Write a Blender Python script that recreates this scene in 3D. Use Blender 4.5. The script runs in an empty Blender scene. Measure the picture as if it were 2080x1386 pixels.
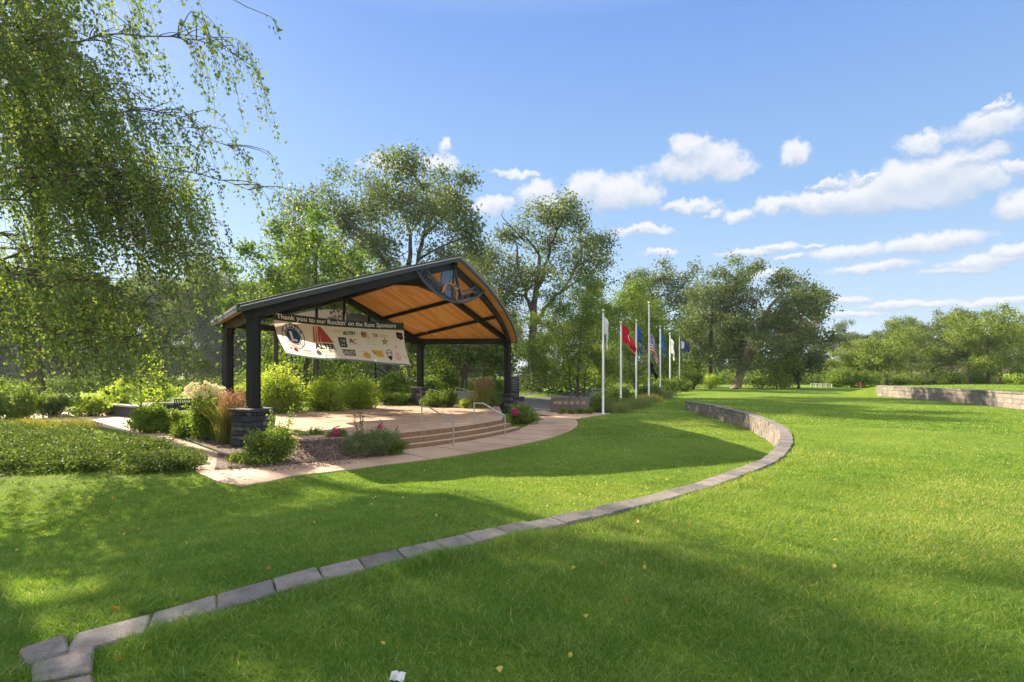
import bpy, bmesh, math, random
import numpy as np
from mathutils import Vector, Matrix

SC = bpy.context.scene
COL = SC.collection
R = math.radians
RNG = np.random.default_rng(7)
random.seed(7)

# ------------------------------------------------------------------ camera, sky, sun, exposure
CAMZ = 1.65
F, CX, HY = 1100.0, 1040.0, 760.0           # focal length in photo pixels, optical axis column, horizon row
cam_data = bpy.data.cameras.new('camera')
cam_data.sensor_width = 36.0
cam_data.lens = 36.0 * F / 2080.0
cam_data.shift_y = (HY - 693.0) / 2080.0
cam_data.clip_end = 5000
cam = bpy.data.objects.new('camera', cam_data)
cam.location = (0, 0, CAMZ)
cam.rotation_euler = (R(90), 0, 0)
COL.objects.link(cam)
SC.camera = cam

SUN_AZ = math.atan2(-0.74, 0.67)            # compass-like angle from +Y towards +X
SUN_EL = R(30)
sd = bpy.data.lights.new('sun', 'SUN')
sd.energy = 5.0
sd.angle = R(0.55)
sd.color = (1.0, 0.84, 0.61)
sun = bpy.data.objects.new('sun', sd)
S_DIR = Vector((math.sin(SUN_AZ) * math.cos(SUN_EL), math.cos(SUN_AZ) * math.cos(SUN_EL), math.sin(SUN_EL)))
sun.rotation_euler = S_DIR.to_track_quat('Z', 'Y').to_euler()
sun.location = (-40, 40, 40)
COL.objects.link(sun)

SC.view_settings.view_transform = 'Standard'
SC.view_settings.look = 'None'
SC.view_settings.exposure = 1.7
SC.view_settings.gamma = 1.0
SC.cycles.max_bounces = 8
SC.cycles.transparent_max_bounces = 8

CLOUDS = [  # photo column, row, half width, half height of each puff of the cloud field
    (1405, 303, 48, 22), (1440, 330, 62, 30), (1390, 345, 70, 20), (1480, 350, 46, 20), (1620, 310, 36, 22), (1605, 318, 26, 14),
    (1250, 390, 86, 30), (1200, 385, 50, 24), (1310, 400, 36, 22), (1085, 395, 42, 26), (1115, 420, 60, 18), (990, 418, 46, 15),
    (790, 338, 48, 18), (893, 336, 30, 16), (896, 302, 11, 14),
    (1920, 338, 62, 28), (1850, 365, 110, 34), (1950, 365, 96, 34), (1760, 395, 110, 30), (1660, 412, 90, 20), (1590, 420, 56, 13), (1850, 400, 150, 26),
    (1880, 290, 54, 20), (2020, 255, 90, 28), (2035, 210, 34, 12), (2075, 410, 60, 30), (2070, 335, 34, 12),
    (1335, 512, 36, 8), (1530, 512, 70, 9), (1590, 500, 46, 8), (1720, 512, 66, 13), (1880, 496, 110, 17), (1770, 545, 90, 11),
    (2000, 530, 100, 13), (2060, 510, 60, 13), (1500, 435, 30, 11), (1395, 416, 52, 9), (1450, 428, 24, 8), (1617, 523, 26, 6),
    (1705, 612, 44, 8), (1850, 619, 110, 8), (2030, 612, 90, 8), (1960, 546, 90, 8), (1760, 358, 16, 7), (1660, 497, 22, 6),
    (330, 500, 90, 12), (1560, 560, 60, 10), (1050, 350, 40, 6), (1690, 372, 40, 8), (1985, 320, 60, 14), (1300, 470, 60, 7), (1720, 640, 90, 6)]


def make_world():
    w = bpy.data.worlds.new('World')
    SC.world = w
    w.use_nodes = True
    nt = w.node_tree
    nt.nodes.clear()
    N, L = nt.nodes.new, nt.links.new
    out = N('ShaderNodeOutputWorld')
    bg = N('ShaderNodeBackground')
    bg.inputs['Strength'].default_value = 0.10
    L(bg.outputs[0], out.inputs[0])
    sky = N('ShaderNodeTexSky')
    sky.sky_type = 'NISHITA'
    sky.sun_disc = False
    sky.sun_elevation = SUN_EL
    sky.sun_rotation = SUN_AZ
    sky.altitude = 200
    sky.air_density = 1.1
    sky.dust_density = 0.6
    sky.ozone_density = 2.2

    def M(op, a, b=None, c=None, clamp=False):
        n = N('ShaderNodeMath')
        n.operation = op
        n.use_clamp = clamp
        for i, x in enumerate((a, b, c)):
            if x is None:
                continue
            if isinstance(x, (int, float)):
                n.inputs[i].default_value = x
            else:
                L(x, n.inputs[i])
        return n.outputs[0]
    tc = N('ShaderNodeTexCoord')
    sep = N('ShaderNodeSeparateXYZ')
    L(tc.outputs['Generated'], sep.inputs[0])
    u0 = M('ARCTAN2', sep.outputs[0], sep.outputs[1])
    v0 = M('ARCSINE', sep.outputs[2])

    def noise(scale, detail, rough):
        n = N('ShaderNodeTexNoise')
        n.inputs['Scale'].default_value = scale
        n.inputs['Detail'].default_value = detail
        n.inputs['Roughness'].default_value = rough
        L(tc.outputs['Generated'], n.inputs['Vector'])
        s = N('ShaderNodeSeparateColor')
        L(n.outputs['Color'], s.inputs[0])
        return s.outputs
    a = noise(14, 6, 0.62)
    b = noise(55, 6, 0.6)
    u = M('MULTIPLY_ADD', M('SUBTRACT', a[0], 0.5), 0.085, u0)
    flat_ = M('MULTIPLY_ADD', v0, 2.4, 0.18, clamp=True)     # cloud layers lie flatter towards the horizon
    v = M('MULTIPLY_ADD', M('MULTIPLY', M('SUBTRACT', a[1], 0.5), flat_), 0.055, v0)
    u = M('MULTIPLY_ADD', M('SUBTRACT', b[0], 0.5), 0.030, u)
    v = M('MULTIPLY_ADD', M('MULTIPLY', M('SUBTRACT', b[1], 0.5), flat_), 0.030, v)
    den = low = None
    for px, py, rx, ry in CLOUDS:
        uu = math.atan((px - CX) / F)
        vv = math.atan((HY - py) / F * math.cos(uu))
        au = rx / F * math.cos(uu) ** 2 * 1.12
        av = ry / F * math.cos(uu) * 1.2
        du = M('MULTIPLY_ADD', u, 1 / au, -uu / au)
        dv = M('MULTIPLY_ADD', v, 1 / av, -vv / av)
        du2 = M('MULTIPLY', du, du)
        base = M('SUBTRACT', 1.0, du2)
        d1 = M('SUBTRACT', base, M('MULTIPLY', dv, dv))
        dw = M('ADD', dv, 0.75)
        d2 = M('SUBTRACT', base, M('MULTIPLY', dw, dw))
        if den is None:
            den, low = d1, d2
        else:
            den = M('MAXIMUM', den, d1)
            low = M('MAXIMUM', low, d2)
    mask = N('ShaderNodeMapRange')
    mask.interpolation_type = 'SMOOTHERSTEP'
    mask.inputs['From Min'].default_value = -0.55
    mask.inputs['From Max'].default_value = 0.85
    L(M('MULTIPLY_ADD', M('SUBTRACT', b[2], 0.5), 1.25, den), mask.inputs[0])
    shade = N('ShaderNodeMapRange')
    shade.inputs['From Min'].default_value = -0.75
    shade.inputs['From Max'].default_value = 0.95
    L(M('SUBTRACT', den, low), shade.inputs[0])
    ramp = N('ShaderNodeMix')
    ramp.data_type = 'RGBA'
    L(shade.outputs[0], ramp.inputs['Factor'])
    ramp.inputs['A'].default_value = (1.60, 1.98, 2.56, 1)
    ramp.inputs['B'].default_value = (2.98, 2.98, 3.05, 1)
    # clear summer gradient from a pale horizon to deeper blue, then an added bright zenith, laid over most of the physical sky
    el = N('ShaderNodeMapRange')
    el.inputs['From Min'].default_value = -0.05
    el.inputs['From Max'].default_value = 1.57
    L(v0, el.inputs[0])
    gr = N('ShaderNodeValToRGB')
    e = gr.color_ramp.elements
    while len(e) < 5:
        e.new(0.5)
    for q, (p, c) in zip(e, ((0.03, (1.92, 2.30, 2.76)), (0.115, (1.48, 2.02, 2.74)), (0.214, (0.98, 1.65, 2.68)), (0.386, (0.53, 1.10, 2.50)), (0.60, (2.7, 3.0, 3.4)))):  # last stop: zenith above the view, brightened to lift the ambient light
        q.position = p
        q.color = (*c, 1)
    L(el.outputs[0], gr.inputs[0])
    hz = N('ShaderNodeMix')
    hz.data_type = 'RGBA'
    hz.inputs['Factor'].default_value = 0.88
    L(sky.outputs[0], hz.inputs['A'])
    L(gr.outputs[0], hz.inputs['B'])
    # added bright cloud bank, unseen behind the viewer, that lifts the ambient light
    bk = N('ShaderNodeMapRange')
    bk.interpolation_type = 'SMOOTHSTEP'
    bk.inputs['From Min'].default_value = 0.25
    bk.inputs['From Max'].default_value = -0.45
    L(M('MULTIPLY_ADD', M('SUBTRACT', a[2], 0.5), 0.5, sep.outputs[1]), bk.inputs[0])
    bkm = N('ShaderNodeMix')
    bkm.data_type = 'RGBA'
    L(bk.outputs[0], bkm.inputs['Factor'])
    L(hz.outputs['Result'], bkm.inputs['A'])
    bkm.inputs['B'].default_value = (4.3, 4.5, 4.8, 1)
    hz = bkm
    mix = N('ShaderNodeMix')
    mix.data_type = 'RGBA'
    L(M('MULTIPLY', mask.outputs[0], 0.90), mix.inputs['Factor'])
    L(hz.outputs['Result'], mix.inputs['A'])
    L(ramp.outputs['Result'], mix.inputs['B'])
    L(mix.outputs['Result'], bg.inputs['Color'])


make_world()

# ------------------------------------------------------------------ helpers


def at(px, py, d):
    return np.array([(px - CX) / F * d, d, CAMZ + (HY - py) / F * d])


def gnd(px, py, z):
    d = (CAMZ - z) * F / (py - HY)
    return np.array([(px - CX) / F * d, d, z])


def sm(x, a=0.0, b=1.0):
    t = np.clip((np.asarray(x, float) - a) / (b - a), 0, 1)
    return t * t * (3 - 2 * t)


class Acc:
    """collects vertices and faces, then links them as one mesh object"""

    def __init__(self):
        self.v, self.f, self.t, self.m = [], [], [], []
        self.n = 0

    def add(self, V, Fc, tint=0.5, mat=0):
        V = np.asarray(V, float).reshape(-1, 3)
        Fc = np.asarray(Fc, int)
        self.v.append(V)
        self.f.append(Fc + self.n)
        k = len(Fc)
        self.t.append(np.broadcast_to(np.asarray(tint, float), (k,)).copy())
        self.m.append(np.full(k, mat, int))
        self.n += len(V)

    def build(self, name, mats, parent=None, smooth=False, bevel=0):
        V = np.concatenate(self.v)
        me = bpy.data.meshes.new(name)
        sizes = np.concatenate([np.full(len(f), f.shape[1]) for f in self.f])
        loops = np.concatenate([f.ravel() for f in self.f])
        me.vertices.add(len(V))
        me.vertices.foreach_set('co', V.astype(np.float32).ravel())
        me.loops.add(len(loops))
        me.loops.foreach_set('vertex_index', loops.astype(np.int32))
        me.polygons.add(len(sizes))
        starts = np.concatenate([[0], np.cumsum(sizes)[:-1]])
        me.polygons.foreach_set('loop_start', starts.astype(np.int32))
        me.polygons.foreach_set('loop_total', sizes.astype(np.int32))
        me.polygons.foreach_set('material_index', np.concatenate(self.m).astype(np.int32))
        me.polygons.foreach_set('use_smooth', np.full(len(sizes), smooth))
        at_ = me.attributes.new('tint', 'FLOAT', 'FACE')
        at_.data.foreach_set('value', np.concatenate(self.t).astype(np.float32))
        me.update(calc_edges=True)
        me.validate()
        for m in (mats if isinstance(mats, (list, tuple)) else [mats]):
            me.materials.append(m)
        return link(name, me, parent, bevel)

    # shapes
    def box(self, c, s, rz=0.0, tint=0.5, mat=0, rot=None):
        x, y, z = s[0] / 2, s[1] / 2, s[2] / 2
        V = np.array([[-x, -y, -z], [x, -y, -z], [x, y, -z], [-x, y, -z], [-x, -y, z], [x, -y, z], [x, y, z], [-x, y, z]])
        if rot is not None:
            V = V @ np.array(rot).T
        elif rz:
            c_, s_ = math.cos(rz), math.sin(rz)
            V = V @ np.array([[c_, s_, 0], [-s_, c_, 0], [0, 0, 1]])
        self.hexa(V + np.asarray(c), tint, mat)

    def hexa(self, V, tint=0.5, mat=0):
        self.add(V, [[0, 3, 2, 1], [4, 5, 6, 7], [0, 1, 5, 4], [1, 2, 6, 5], [2, 3, 7, 6], [3, 0, 4, 7]], tint, mat)

    def bar(self, a, b, wdt, hgt, tint=0.5, mat=0, up=(0, 0, 1)):
        a, b = np.asarray(a, float), np.asarray(b, float)
        t = b - a
        t /= np.linalg.norm(t)
        s = np.cross(t, up)
        s /= np.linalg.norm(s)
        n = np.cross(s, t)
        o = [(-1, -1), (1, -1), (1, 1), (-1, 1)]
        V = [a + s * i * wdt / 2 + n * j * hgt / 2 for i, j in o] + [b + s * i * wdt / 2 + n * j * hgt / 2 for i, j in o]
        self.hexa(np.array(V), tint, mat)

    def tube(self, pts, rad, sides=6, tint=0.5, mat=0, cap=False):
        P = np.asarray(pts, float)
        k = len(P)
        r = np.broadcast_to(np.asarray(rad, float), (k,))
        T = np.gradient(P, axis=0)
        T /= np.linalg.norm(T, axis=1)[:, None] + 1e-9
        ref = np.array([0.31, 0.93, 0.17]) if abs(T[:, 2]).mean() > 0.6 else np.array([0.1, 0.05, 1.0])
        A = np.cross(T, ref)
        A /= np.linalg.norm(A, axis=1)[:, None] + 1e-9
        B = np.cross(T, A)
        ang = np.arange(sides) / sides * 2 * np.pi
        V = (P[:, None] + r[:, None, None] * (np.cos(ang)[None, :, None] * A[:, None] + np.sin(ang)[None, :, None] * B[:, None])).reshape(-1, 3)
        i = np.arange(k - 1)[:, None] * sides
        j = np.arange(sides)[None]
        jn = (j + 1) % sides
        Q = np.stack([i + j, i + jn, i + sides + jn, i + sides + j], -1).reshape(-1, 4)
        self.add(V, Q, tint, mat)
        if cap:
            self.add(V[-sides:], [list(range(sides))], tint, mat)
            self.add(V[:sides], [list(range(sides))[::-1]], tint, mat)

    def lathe(self, c, prof, sides=12, tint=0.5, mat=0):
        c = np.asarray(c, float)
        ang = np.arange(sides) / sides * 2 * np.pi
        V = np.array([[c[0] + r * math.cos(a), c[1] + r * math.sin(a), c[2] + z] for r, z in prof for a in ang])
        k = len(prof)
        i = np.arange(k - 1)[:, None] * sides
        j = np.arange(sides)[None]
        jn = (j + 1) % sides
        self.add(V, np.stack([i + j, i + jn, i + sides + jn, i + sides + j], -1).reshape(-1, 4), tint, mat)

    def prism(self, poly, z0, z1, tint=0.5, mat=0):
        """vertical prism over a polygon; z1 may be a function of (x, y)"""
        bm = bmesh.new()
        vs = [bm.verts.new((p[0], p[1], 0)) for p in poly]
        f = bm.faces.new(vs)
        f.normal_update()
        if f.normal.z < 0:
            f.normal_flip()
        bmesh.ops.triangulate(bm, faces=[f])
        bm.verts.index_update()
        tri = [[v.index for v in q.verts] for q in bm.faces]
        bm.free()
        P = np.array([[p[0], p[1]] for p in poly], float)
        zt = z1(P[:, 0], P[:, 1]) if callable(z1) else np.full(len(P), z1)
        zb = z0(P[:, 0], P[:, 1]) if callable(z0) else np.full(len(P), z0)
        k = len(P)
        V = np.concatenate([np.c_[P, zt], np.c_[P, zb]])
        self.add(V, tri, tint, mat)
        j = np.arange(k)
        jn = (j + 1) % k
        area = np.sum(P[:, 0] * np.roll(P[:, 1], -1) - np.roll(P[:, 0], -1) * P[:, 1])
        Q = np.stack([j, k + j, k + jn, jn], -1) if area > 0 else np.stack([jn, k + jn, k + j, j], -1)
        self.add(V, Q, tint, mat)

    def leaves(self, C, size, tint, bias=0.0, aspect=0.62, axis=None, fold=0.12, rng=None):
        """one folded four-corner leaf per point"""
        rng = rng or RNG
        C = np.asarray(C, float)
        k = len(C)
        a = rng.normal(size=(k, 3)) if axis is None else axis + rng.normal(size=(k, 3)) * 0.45
        a /= np.linalg.norm(a, axis=1)[:, None] + 1e-9
        n = rng.normal(size=(k, 3))
        n[:, 2] += bias
        b = np.cross(n, a)
        b /= np.linalg.norm(b, axis=1)[:, None] + 1e-9
        n = np.cross(a, b)
        Lg = (np.asarray(size) * rng.uniform(0.7, 1.25, k))[:, None]
        W = Lg * aspect * 0.5
        V = np.stack([C - a * Lg * 0.5, C + b * W + n * Lg * fold - a * Lg * 0.05, C + a * Lg * 0.5, C - b * W + n * Lg * fold - a * Lg * 0.05], 1).reshape(-1, 3)
        self.add(V, np.arange(4 * k).reshape(-1, 4), tint)

    def blades(self, B, h, w, lean, tint, rng=None, segs=1):
        """curved grass blades on base points"""
        rng = rng or RNG
        k = len(B)
        az = rng.uniform(0, 2 * np.pi, k)
        fa = rng.uniform(0, 2 * np.pi, k)
        h = np.broadcast_to(h, (k,)) * rng.uniform(0.6, 1.25, k)
        ln = h * lean * rng.uniform(0.2, 1.3, k)
        D = np.c_[np.cos(az), np.sin(az), np.zeros(k)]
        Sd = np.c_[np.cos(fa), np.sin(fa), np.zeros(k)] * (np.broadcast_to(w, (k,))[:, None] * 0.5)
        Z = np.array([0, 0, 1.0])
        tip = B + D * ln[:, None] + Z * h[:, None]
        if segs == 1:
            V = np.stack([B - Sd, B + Sd, tip], 1).reshape(-1, 3)
            self.add(V, np.arange(3 * k).reshape(-1, 3), tint)
        else:
            mid = B + D * (ln * 0.3)[:, None] + Z * (h * 0.58)[:, None]
            V = np.stack([B - Sd, B + Sd, mid + Sd * 0.75, mid - Sd * 0.75, tip], 1).reshape(-1, 3)
            i = np.arange(k)[:, None] * 5
            self.add(V, i + np.array([[0, 1, 2, 3]]), tint)
            n0 = self.n - len(V)
            self.v.append(np.zeros((0, 3)))
            self.f.append(n0 + i + np.array([[3, 2, 4]]))
            self.t.append(np.broadcast_to(np.asarray(tint, float), (k,)).copy())
            self.m.append(np.zeros(k, int))


def link(name, me, parent=None, bevel=0):
    o = bpy.data.objects.new(name, me)
    COL.objects.link(o)
    if parent is not None:
        o.parent = parent
        o.matrix_parent_inverse = Matrix.Translation(-Vector(parent.location))
    if bevel:
        b = o.modifiers.new('bevel', 'BEVEL')
        b.width = bevel
        b.segments = 1
        b.limit_method = 'ANGLE'
    return o


def tag(o, label, cat, group=None):
    o['label'] = label
    o['category'] = cat
    if group:
        o['group'] = group
    return o


def thing(name, label, cat, loc, group=None):
    e = bpy.data.objects.new(name, None)
    e.empty_display_size = 0.3
    e.location = [float(c) for c in loc]
    COL.objects.link(e)
    return tag(e, label, cat, group)


def struct(o, kind='structure'):
    o['kind'] = kind
    return o


def dup(root, loc, scale=1.0, rz=0.0, label=None):
    r = root.copy()
    COL.objects.link(r)
    r.location = [float(c) for c in loc]
    r.rotation_euler = (0, 0, rz)
    r.scale = (scale,) * 3 if isinstance(scale, (int, float)) else scale
    if label:
        r['label'] = label
    for ch in list(root.children):
        c = ch.copy()
        COL.objects.link(c)
        c.parent = r
        c.matrix_parent_inverse = ch.matrix_parent_inverse.copy()
    return r


def inside(poly, X, Y):
    P = np.asarray(poly, float)[:, :2]
    r = np.zeros(X.shape, bool)
    j = len(P) - 1
    for i in range(len(P)):
        xi, yi = P[i]
        xj, yj = P[j]
        if yi != yj:
            c = ((yi > Y) != (yj > Y)) & (X < (xj - xi) * (Y - yi) / (yj - yi) + xi)
            r ^= c
        j = i
    return r


def smooth_line(pts, n=8, closed=False):
    P = np.asarray(pts, float)
    k = len(P)
    out = []
    rngi = range(k) if closed else range(k - 1)
    for i in rngi:
        p1, p2 = P[i], P[(i + 1) % k]
        p0 = P[(i - 1) % k] if closed or i > 0 else 2 * p1 - p2
        p3 = P[(i + 2) % k] if closed or i + 2 < k else 2 * p2 - p1
        for t in np.arange(n) / n:
            out.append(0.5 * (2 * p1 + (p2 - p0) * t + (2 * p0 - 5 * p1 + 4 * p2 - p3) * t ** 2 + (3 * p1 - p0 - 3 * p2 + p3) * t ** 3))
    if not closed:
        out.append(P[-1])
    return np.array(out)


# ------------------------------------------------------------------ materials


class MatB:
    def __init__(self, name):
        self.m = bpy.data.materials.new(name)
        self.m.use_nodes = True
        self.nt = self.m.node_tree
        self.p = self.nt.nodes['Principled BSDF']
        self.out = self.nt.nodes['Material Output']

    def n(self, t, **kw):
        x = self.nt.nodes.new(t)
        for k, v in kw.items():
            setattr(x, k, v)
        return x

    def l(self, a, b):
        self.nt.links.new(a, b)

    def coord(self, kind='Object', scale=None):
        tc = self.n('ShaderNodeTexCoord')
        if scale is None:
            return tc.outputs[kind]
        mp = self.n('ShaderNodeMapping')
        mp.inputs['Scale'].default_value = scale
        self.l(tc.outputs[kind], mp.inputs[0])
        return mp.outputs[0]

    def noise(self, scale, detail=4, rough=0.6, vec=None):
        x = self.n('ShaderNodeTexNoise')
        x.inputs['Scale'].default_value = scale
        x.inputs['Detail'].default_value = detail
        x.inputs['Roughness'].default_value = rough
        self.l(vec if vec is not None else self.coord(), x.inputs['Vector'])
        return x.outputs['Fac']

    def ramp(self, fac, stops):
        x = self.n('ShaderNodeValToRGB')
        e = x.color_ramp.elements
        while len(e) < len(stops):
            e.new(0.5)
        for q, (p, c) in zip(e, stops):
            q.position = p
            q.color = (*c, 1)
        self.l(fac, x.inputs[0])
        return x.outputs[0]

    def mix(self, fac, a, b, blend='MIX'):
        x = self.n('ShaderNodeMix', data_type='RGBA', blend_type=blend)
        for s, v in (('Factor', fac), ('A', a), ('B', b)):
            if isinstance(v, (int, float)):
                x.inputs[s].default_value = v
            elif isinstance(v, tuple):
                x.inputs[s].default_value = (*v, 1)
            else:
                self.l(v, x.inputs[s])
        return x.outputs['Result']

    def attr(self, name='tint'):
        a = self.n('ShaderNodeAttribute', attribute_name=name)
        return a.outputs['Fac']

    def bump(self, h, strength=0.3, dist=0.02):
        b = self.n('ShaderNodeBump')
        b.inputs['Strength'].default_value = strength
        b.inputs['Distance'].default_value = dist
        self.l(h, b.inputs['Height'])
        self.l(b.outputs[0], self.p.inputs['Normal'])

    def col(self, c):
        if isinstance(c, tuple):
            self.p.inputs['Base Color'].default_value = (*c, 1)
        else:
            self.l(c, self.p.inputs['Base Color'])
        return self

    def set(self, rough=0.6, metal=0.0, spec=0.4):
        self.p.inputs['Roughness'].default_value = rough
        self.p.inputs['Metallic'].default_value = metal
        self.p.inputs['Specular IOR Level'].default_value = spec
        return self


def plain(name, c, rough=0.6, metal=0.0, spec=0.4, var=0.12, scale=6):
    b = MatB(name)
    f = b.noise(scale, 5)
    lo = tuple(x * (1 - var) for x in c)
    hi = tuple(min(1, x * (1 + var)) for x in c)
    b.col(b.ramp(f, [(0.3, lo), (0.7, hi)])).set(rough, metal, spec)
    return b.m


def leafmat(name, stops, trans=0.45, tcol=None, rough=0.5, boost=1.5):
    b = MatB(name)
    c = b.ramp(b.attr(), stops)
    b.col(c).set(max(rough, 0.55), 0, 0.16)
    tr = b.n('ShaderNodeBsdfTranslucent')
    t = b.mix(1.0, c, tcol or (1.45 * boost, 1.35 * boost, 0.5 * boost), 'MULTIPLY')
    b.l(t, tr.inputs['Color'])
    mx = b.n('ShaderNodeMixShader')
    mx.inputs[0].default_value = trans
    b.l(b.p.outputs[0], mx.inputs[1])
    b.l(tr.outputs[0], mx.inputs[2])
    b.l(mx.outputs[0], b.out.inputs[0])
    return b.m


def blockmat(name, c0, c1, c2, spk=0.5, rough=0.9):
    b = MatB(name)
    base = b.ramp(b.attr(), [(0.0, c0), (0.5, c1), (1.0, c2)])
    n1 = b.noise(7, 7, 0.72)
    n2 = b.noise(85, 4, 0.75)
    c = b.mix(0.75, base, b.ramp(n1, [(0.28, (0.40, 0.39, 0.38)), (0.5, (0.95, 0.94, 0.93)), (0.74, (1.3, 1.26, 1.22))]), 'MULTIPLY')
    c = b.mix(spk, c, b.ramp(n2, [(0.3, (0.45, 0.45, 0.45)), (0.7, (1.35, 1.35, 1.35))]), 'MULTIPLY')
    b.col(c).set(rough, 0, 0.25)
    h = b.mix(0.5, n1, n2)
    b.bump(h, 0.7, 0.015)
    return b.m


MT = {}
MT['black_metal'] = plain('black_painted_steel', (0.011, 0.010, 0.010), 0.55, 0, 0.25, 0.25, 3)
MT['roof_metal'] = plain('charcoal_roof_metal', (0.030, 0.033, 0.040), 0.45, 0.0, 0.3, 0.15, 2)
MT['trim'] = plain('pale_drip_edge', (0.50, 0.47, 0.42), 0.5, 0.2)
MT['stone_cap'] = blockmat('slate_cap', (0.035, 0.036, 0.042), (0.06, 0.06, 0.068), (0.09, 0.088, 0.09), 0.4, 0.75)
MT['ledger'] = blockmat('dark_ledger_stone', (0.030, 0.031, 0.037), (0.065, 0.065, 0.072), (0.17, 0.16, 0.155), 0.5, 0.7)
MT['block'] = blockmat('grey_wall_block', (0.185, 0.165, 0.155), (0.225, 0.20, 0.185), (0.265, 0.235, 0.215), 0.55)
MT['cap_block'] = blockmat('grey_cap_block', (0.13, 0.12, 0.122), (0.185, 0.168, 0.164), (0.24, 0.212, 0.20), 0.6)
MT['granite'] = blockmat('purple_granite', (0.10, 0.085, 0.09), (0.13, 0.11, 0.115), (0.16, 0.14, 0.145), 0.4, 0.4)
MT['grey_stone'] = blockmat('grey_limestone', (0.22, 0.21, 0.20), (0.30, 0.29, 0.27), (0.38, 0.36, 0.33), 0.3)
MT['black_granite'] = plain('polished_black_granite', (0.018, 0.019, 0.021), 0.15, 0, 0.5)
MT['bronze'] = plain('dark_bronze', (0.045, 0.032, 0.024), 0.5, 0.5, 0.5, 0.3, 12)
MT['gold'] = plain('brass_emblem', (0.42, 0.30, 0.15), 0.4, 0.7, 0.5)
MT['steel'] = plain('brushed_steel', (0.42, 0.42, 0.43), 0.35, 0.85, 0.5)
MT['white_paint'] = plain('white_pole_paint', (0.72, 0.72, 0.74), 0.35, 0, 0.5, 0.05)
MT['fence_white'] = plain('white_fence_paint', (0.36, 0.37, 0.38), 0.6)
MT['bark'] = blockmat('furrowed_bark', (0.055, 0.045, 0.036), (0.08, 0.066, 0.052), (0.11, 0.09, 0.07), 0.4)
MT['bark_tan'] = blockmat('tan_bark', (0.16, 0.115, 0.085), (0.20, 0.15, 0.11), (0.25, 0.19, 0.14), 0.4)
MT['bark_pale'] = blockmat('pale_bark', (0.14, 0.125, 0.11), (0.19, 0.17, 0.15), (0.24, 0.22, 0.19), 0.4)
MT['twig'] = plain('birch_twig', (0.06, 0.042, 0.030), 0.7)
MT['red'] = plain('red_paint', (0.55, 0.03, 0.03), 0.5)
MT['brick_far'] = plain('tan_brick', (0.34, 0.22, 0.16), 0.85, 0, 0.2, 0.2, 2)
MT['window_dark'] = plain('dark_window_glass', (0.02, 0.025, 0.03), 0.08, 0, 0.6)
MT['asphalt'] = plain('grey_path_asphalt', (0.11, 0.105, 0.10), 0.9, 0, 0.2, 0.3, 9)

# leaves: tint runs over a leaf colour range of its own
MT['leaf_birch'] = leafmat('birch_leaf', [(0, (0.062, 0.108, 0.044)), (0.6, (0.112, 0.168, 0.062)), (1, (0.23, 0.28, 0.080))], 0.47, (2.15, 2.05, 0.75))
MT['leaf_cotton'] = leafmat('cottonwood_leaf', [(0, (0.062, 0.098, 0.046)), (0.6, (0.115, 0.155, 0.068)), (1, (0.22, 0.26, 0.13))], 0.30, (1.7, 1.7, 0.9), rough=0.35)
MT['leaf_bright'] = leafmat('bright_leaf', [(0, (0.065, 0.115, 0.026)), (0.5, (0.13, 0.20, 0.040)), (1, (0.26, 0.33, 0.065))], 0.42, (1.8, 1.75, 0.7))
MT['leaf_maple'] = leafmat('maple_leaf', [(0, (0.055, 0.105, 0.026)), (0.5, (0.10, 0.17, 0.038)), (1, (0.20, 0.27, 0.06))], 0.38, (1.6, 1.6, 0.7))
MT['leaf_mid'] = leafmat('mid_green_leaf', [(0, (0.049, 0.095, 0.025)), (0.55, (0.098, 0.162, 0.037)), (1, (0.196, 0.257, 0.056))], 0.4)
MT['leaf_dark'] = leafmat('deep_green_leaf', [(0, (0.031, 0.061, 0.022)), (0.6, (0.059, 0.101, 0.033)), (1, (0.126, 0.169, 0.050))], 0.35)
MT['leaf_locust'] = leafmat('locust_leaf', [(0, (0.075, 0.115, 0.032)), (0.55, (0.16, 0.215, 0.055)), (1, (0.29, 0.34, 0.10))], 0.42, (1.7, 1.7, 0.7))
MT['leaf_lime'] = leafmat('lime_shrub_leaf', [(0, (0.13, 0.20, 0.034)), (0.5, (0.24, 0.33, 0.055)), (1, (0.40, 0.46, 0.10))], 0.45, (1.8, 1.75, 0.7))
MT['leaf_grey'] = leafmat('grey_green_leaf', [(0, (0.084, 0.115, 0.056)), (0.5, (0.140, 0.182, 0.088)), (1, (0.238, 0.270, 0.138))], 0.35)
MT['leaf_far'] = leafmat('riverbank_leaf', [(0, (0.056, 0.089, 0.050)), (0.6, (0.098, 0.142, 0.065)), (1, (0.168, 0.209, 0.088))], 0.35)
MT['reed'] = leafmat('reed_blade', [(0, (0.08, 0.11, 0.028)), (0.5, (0.15, 0.17, 0.045)), (1, (0.27, 0.24, 0.08))], 0.4)
MT['plume'] = leafmat('tan_plume', [(0, (0.27, 0.17, 0.10)), (0.6, (0.38, 0.26, 0.16)), (1, (0.52, 0.39, 0.24))], 0.4, (1.2, 1.05, 0.8))
MT['bloom'] = leafmat('cream_bloom', [(0, (0.62, 0.55, 0.36)), (0.6, (0.78, 0.72, 0.52)), (1, (0.85, 0.82, 0.68))], 0.4, (1, 0.95, 0.8))
MT['pink'] = leafmat('magenta_petal', [(0, (0.40, 0.03, 0.16)), (0.6, (0.60, 0.06, 0.25)), (1, (0.75, 0.15, 0.36))], 0.3, (1.2, 0.8, 1))
MT['blade'] = leafmat('grass_blade', [(0, (0.072, 0.165, 0.026)), (0.45, (0.162, 0.264, 0.055)), (0.8, (0.262, 0.342, 0.082)), (1, (0.44, 0.41, 0.18))], 0.40, rough=0.55, boost=1.2)


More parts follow.
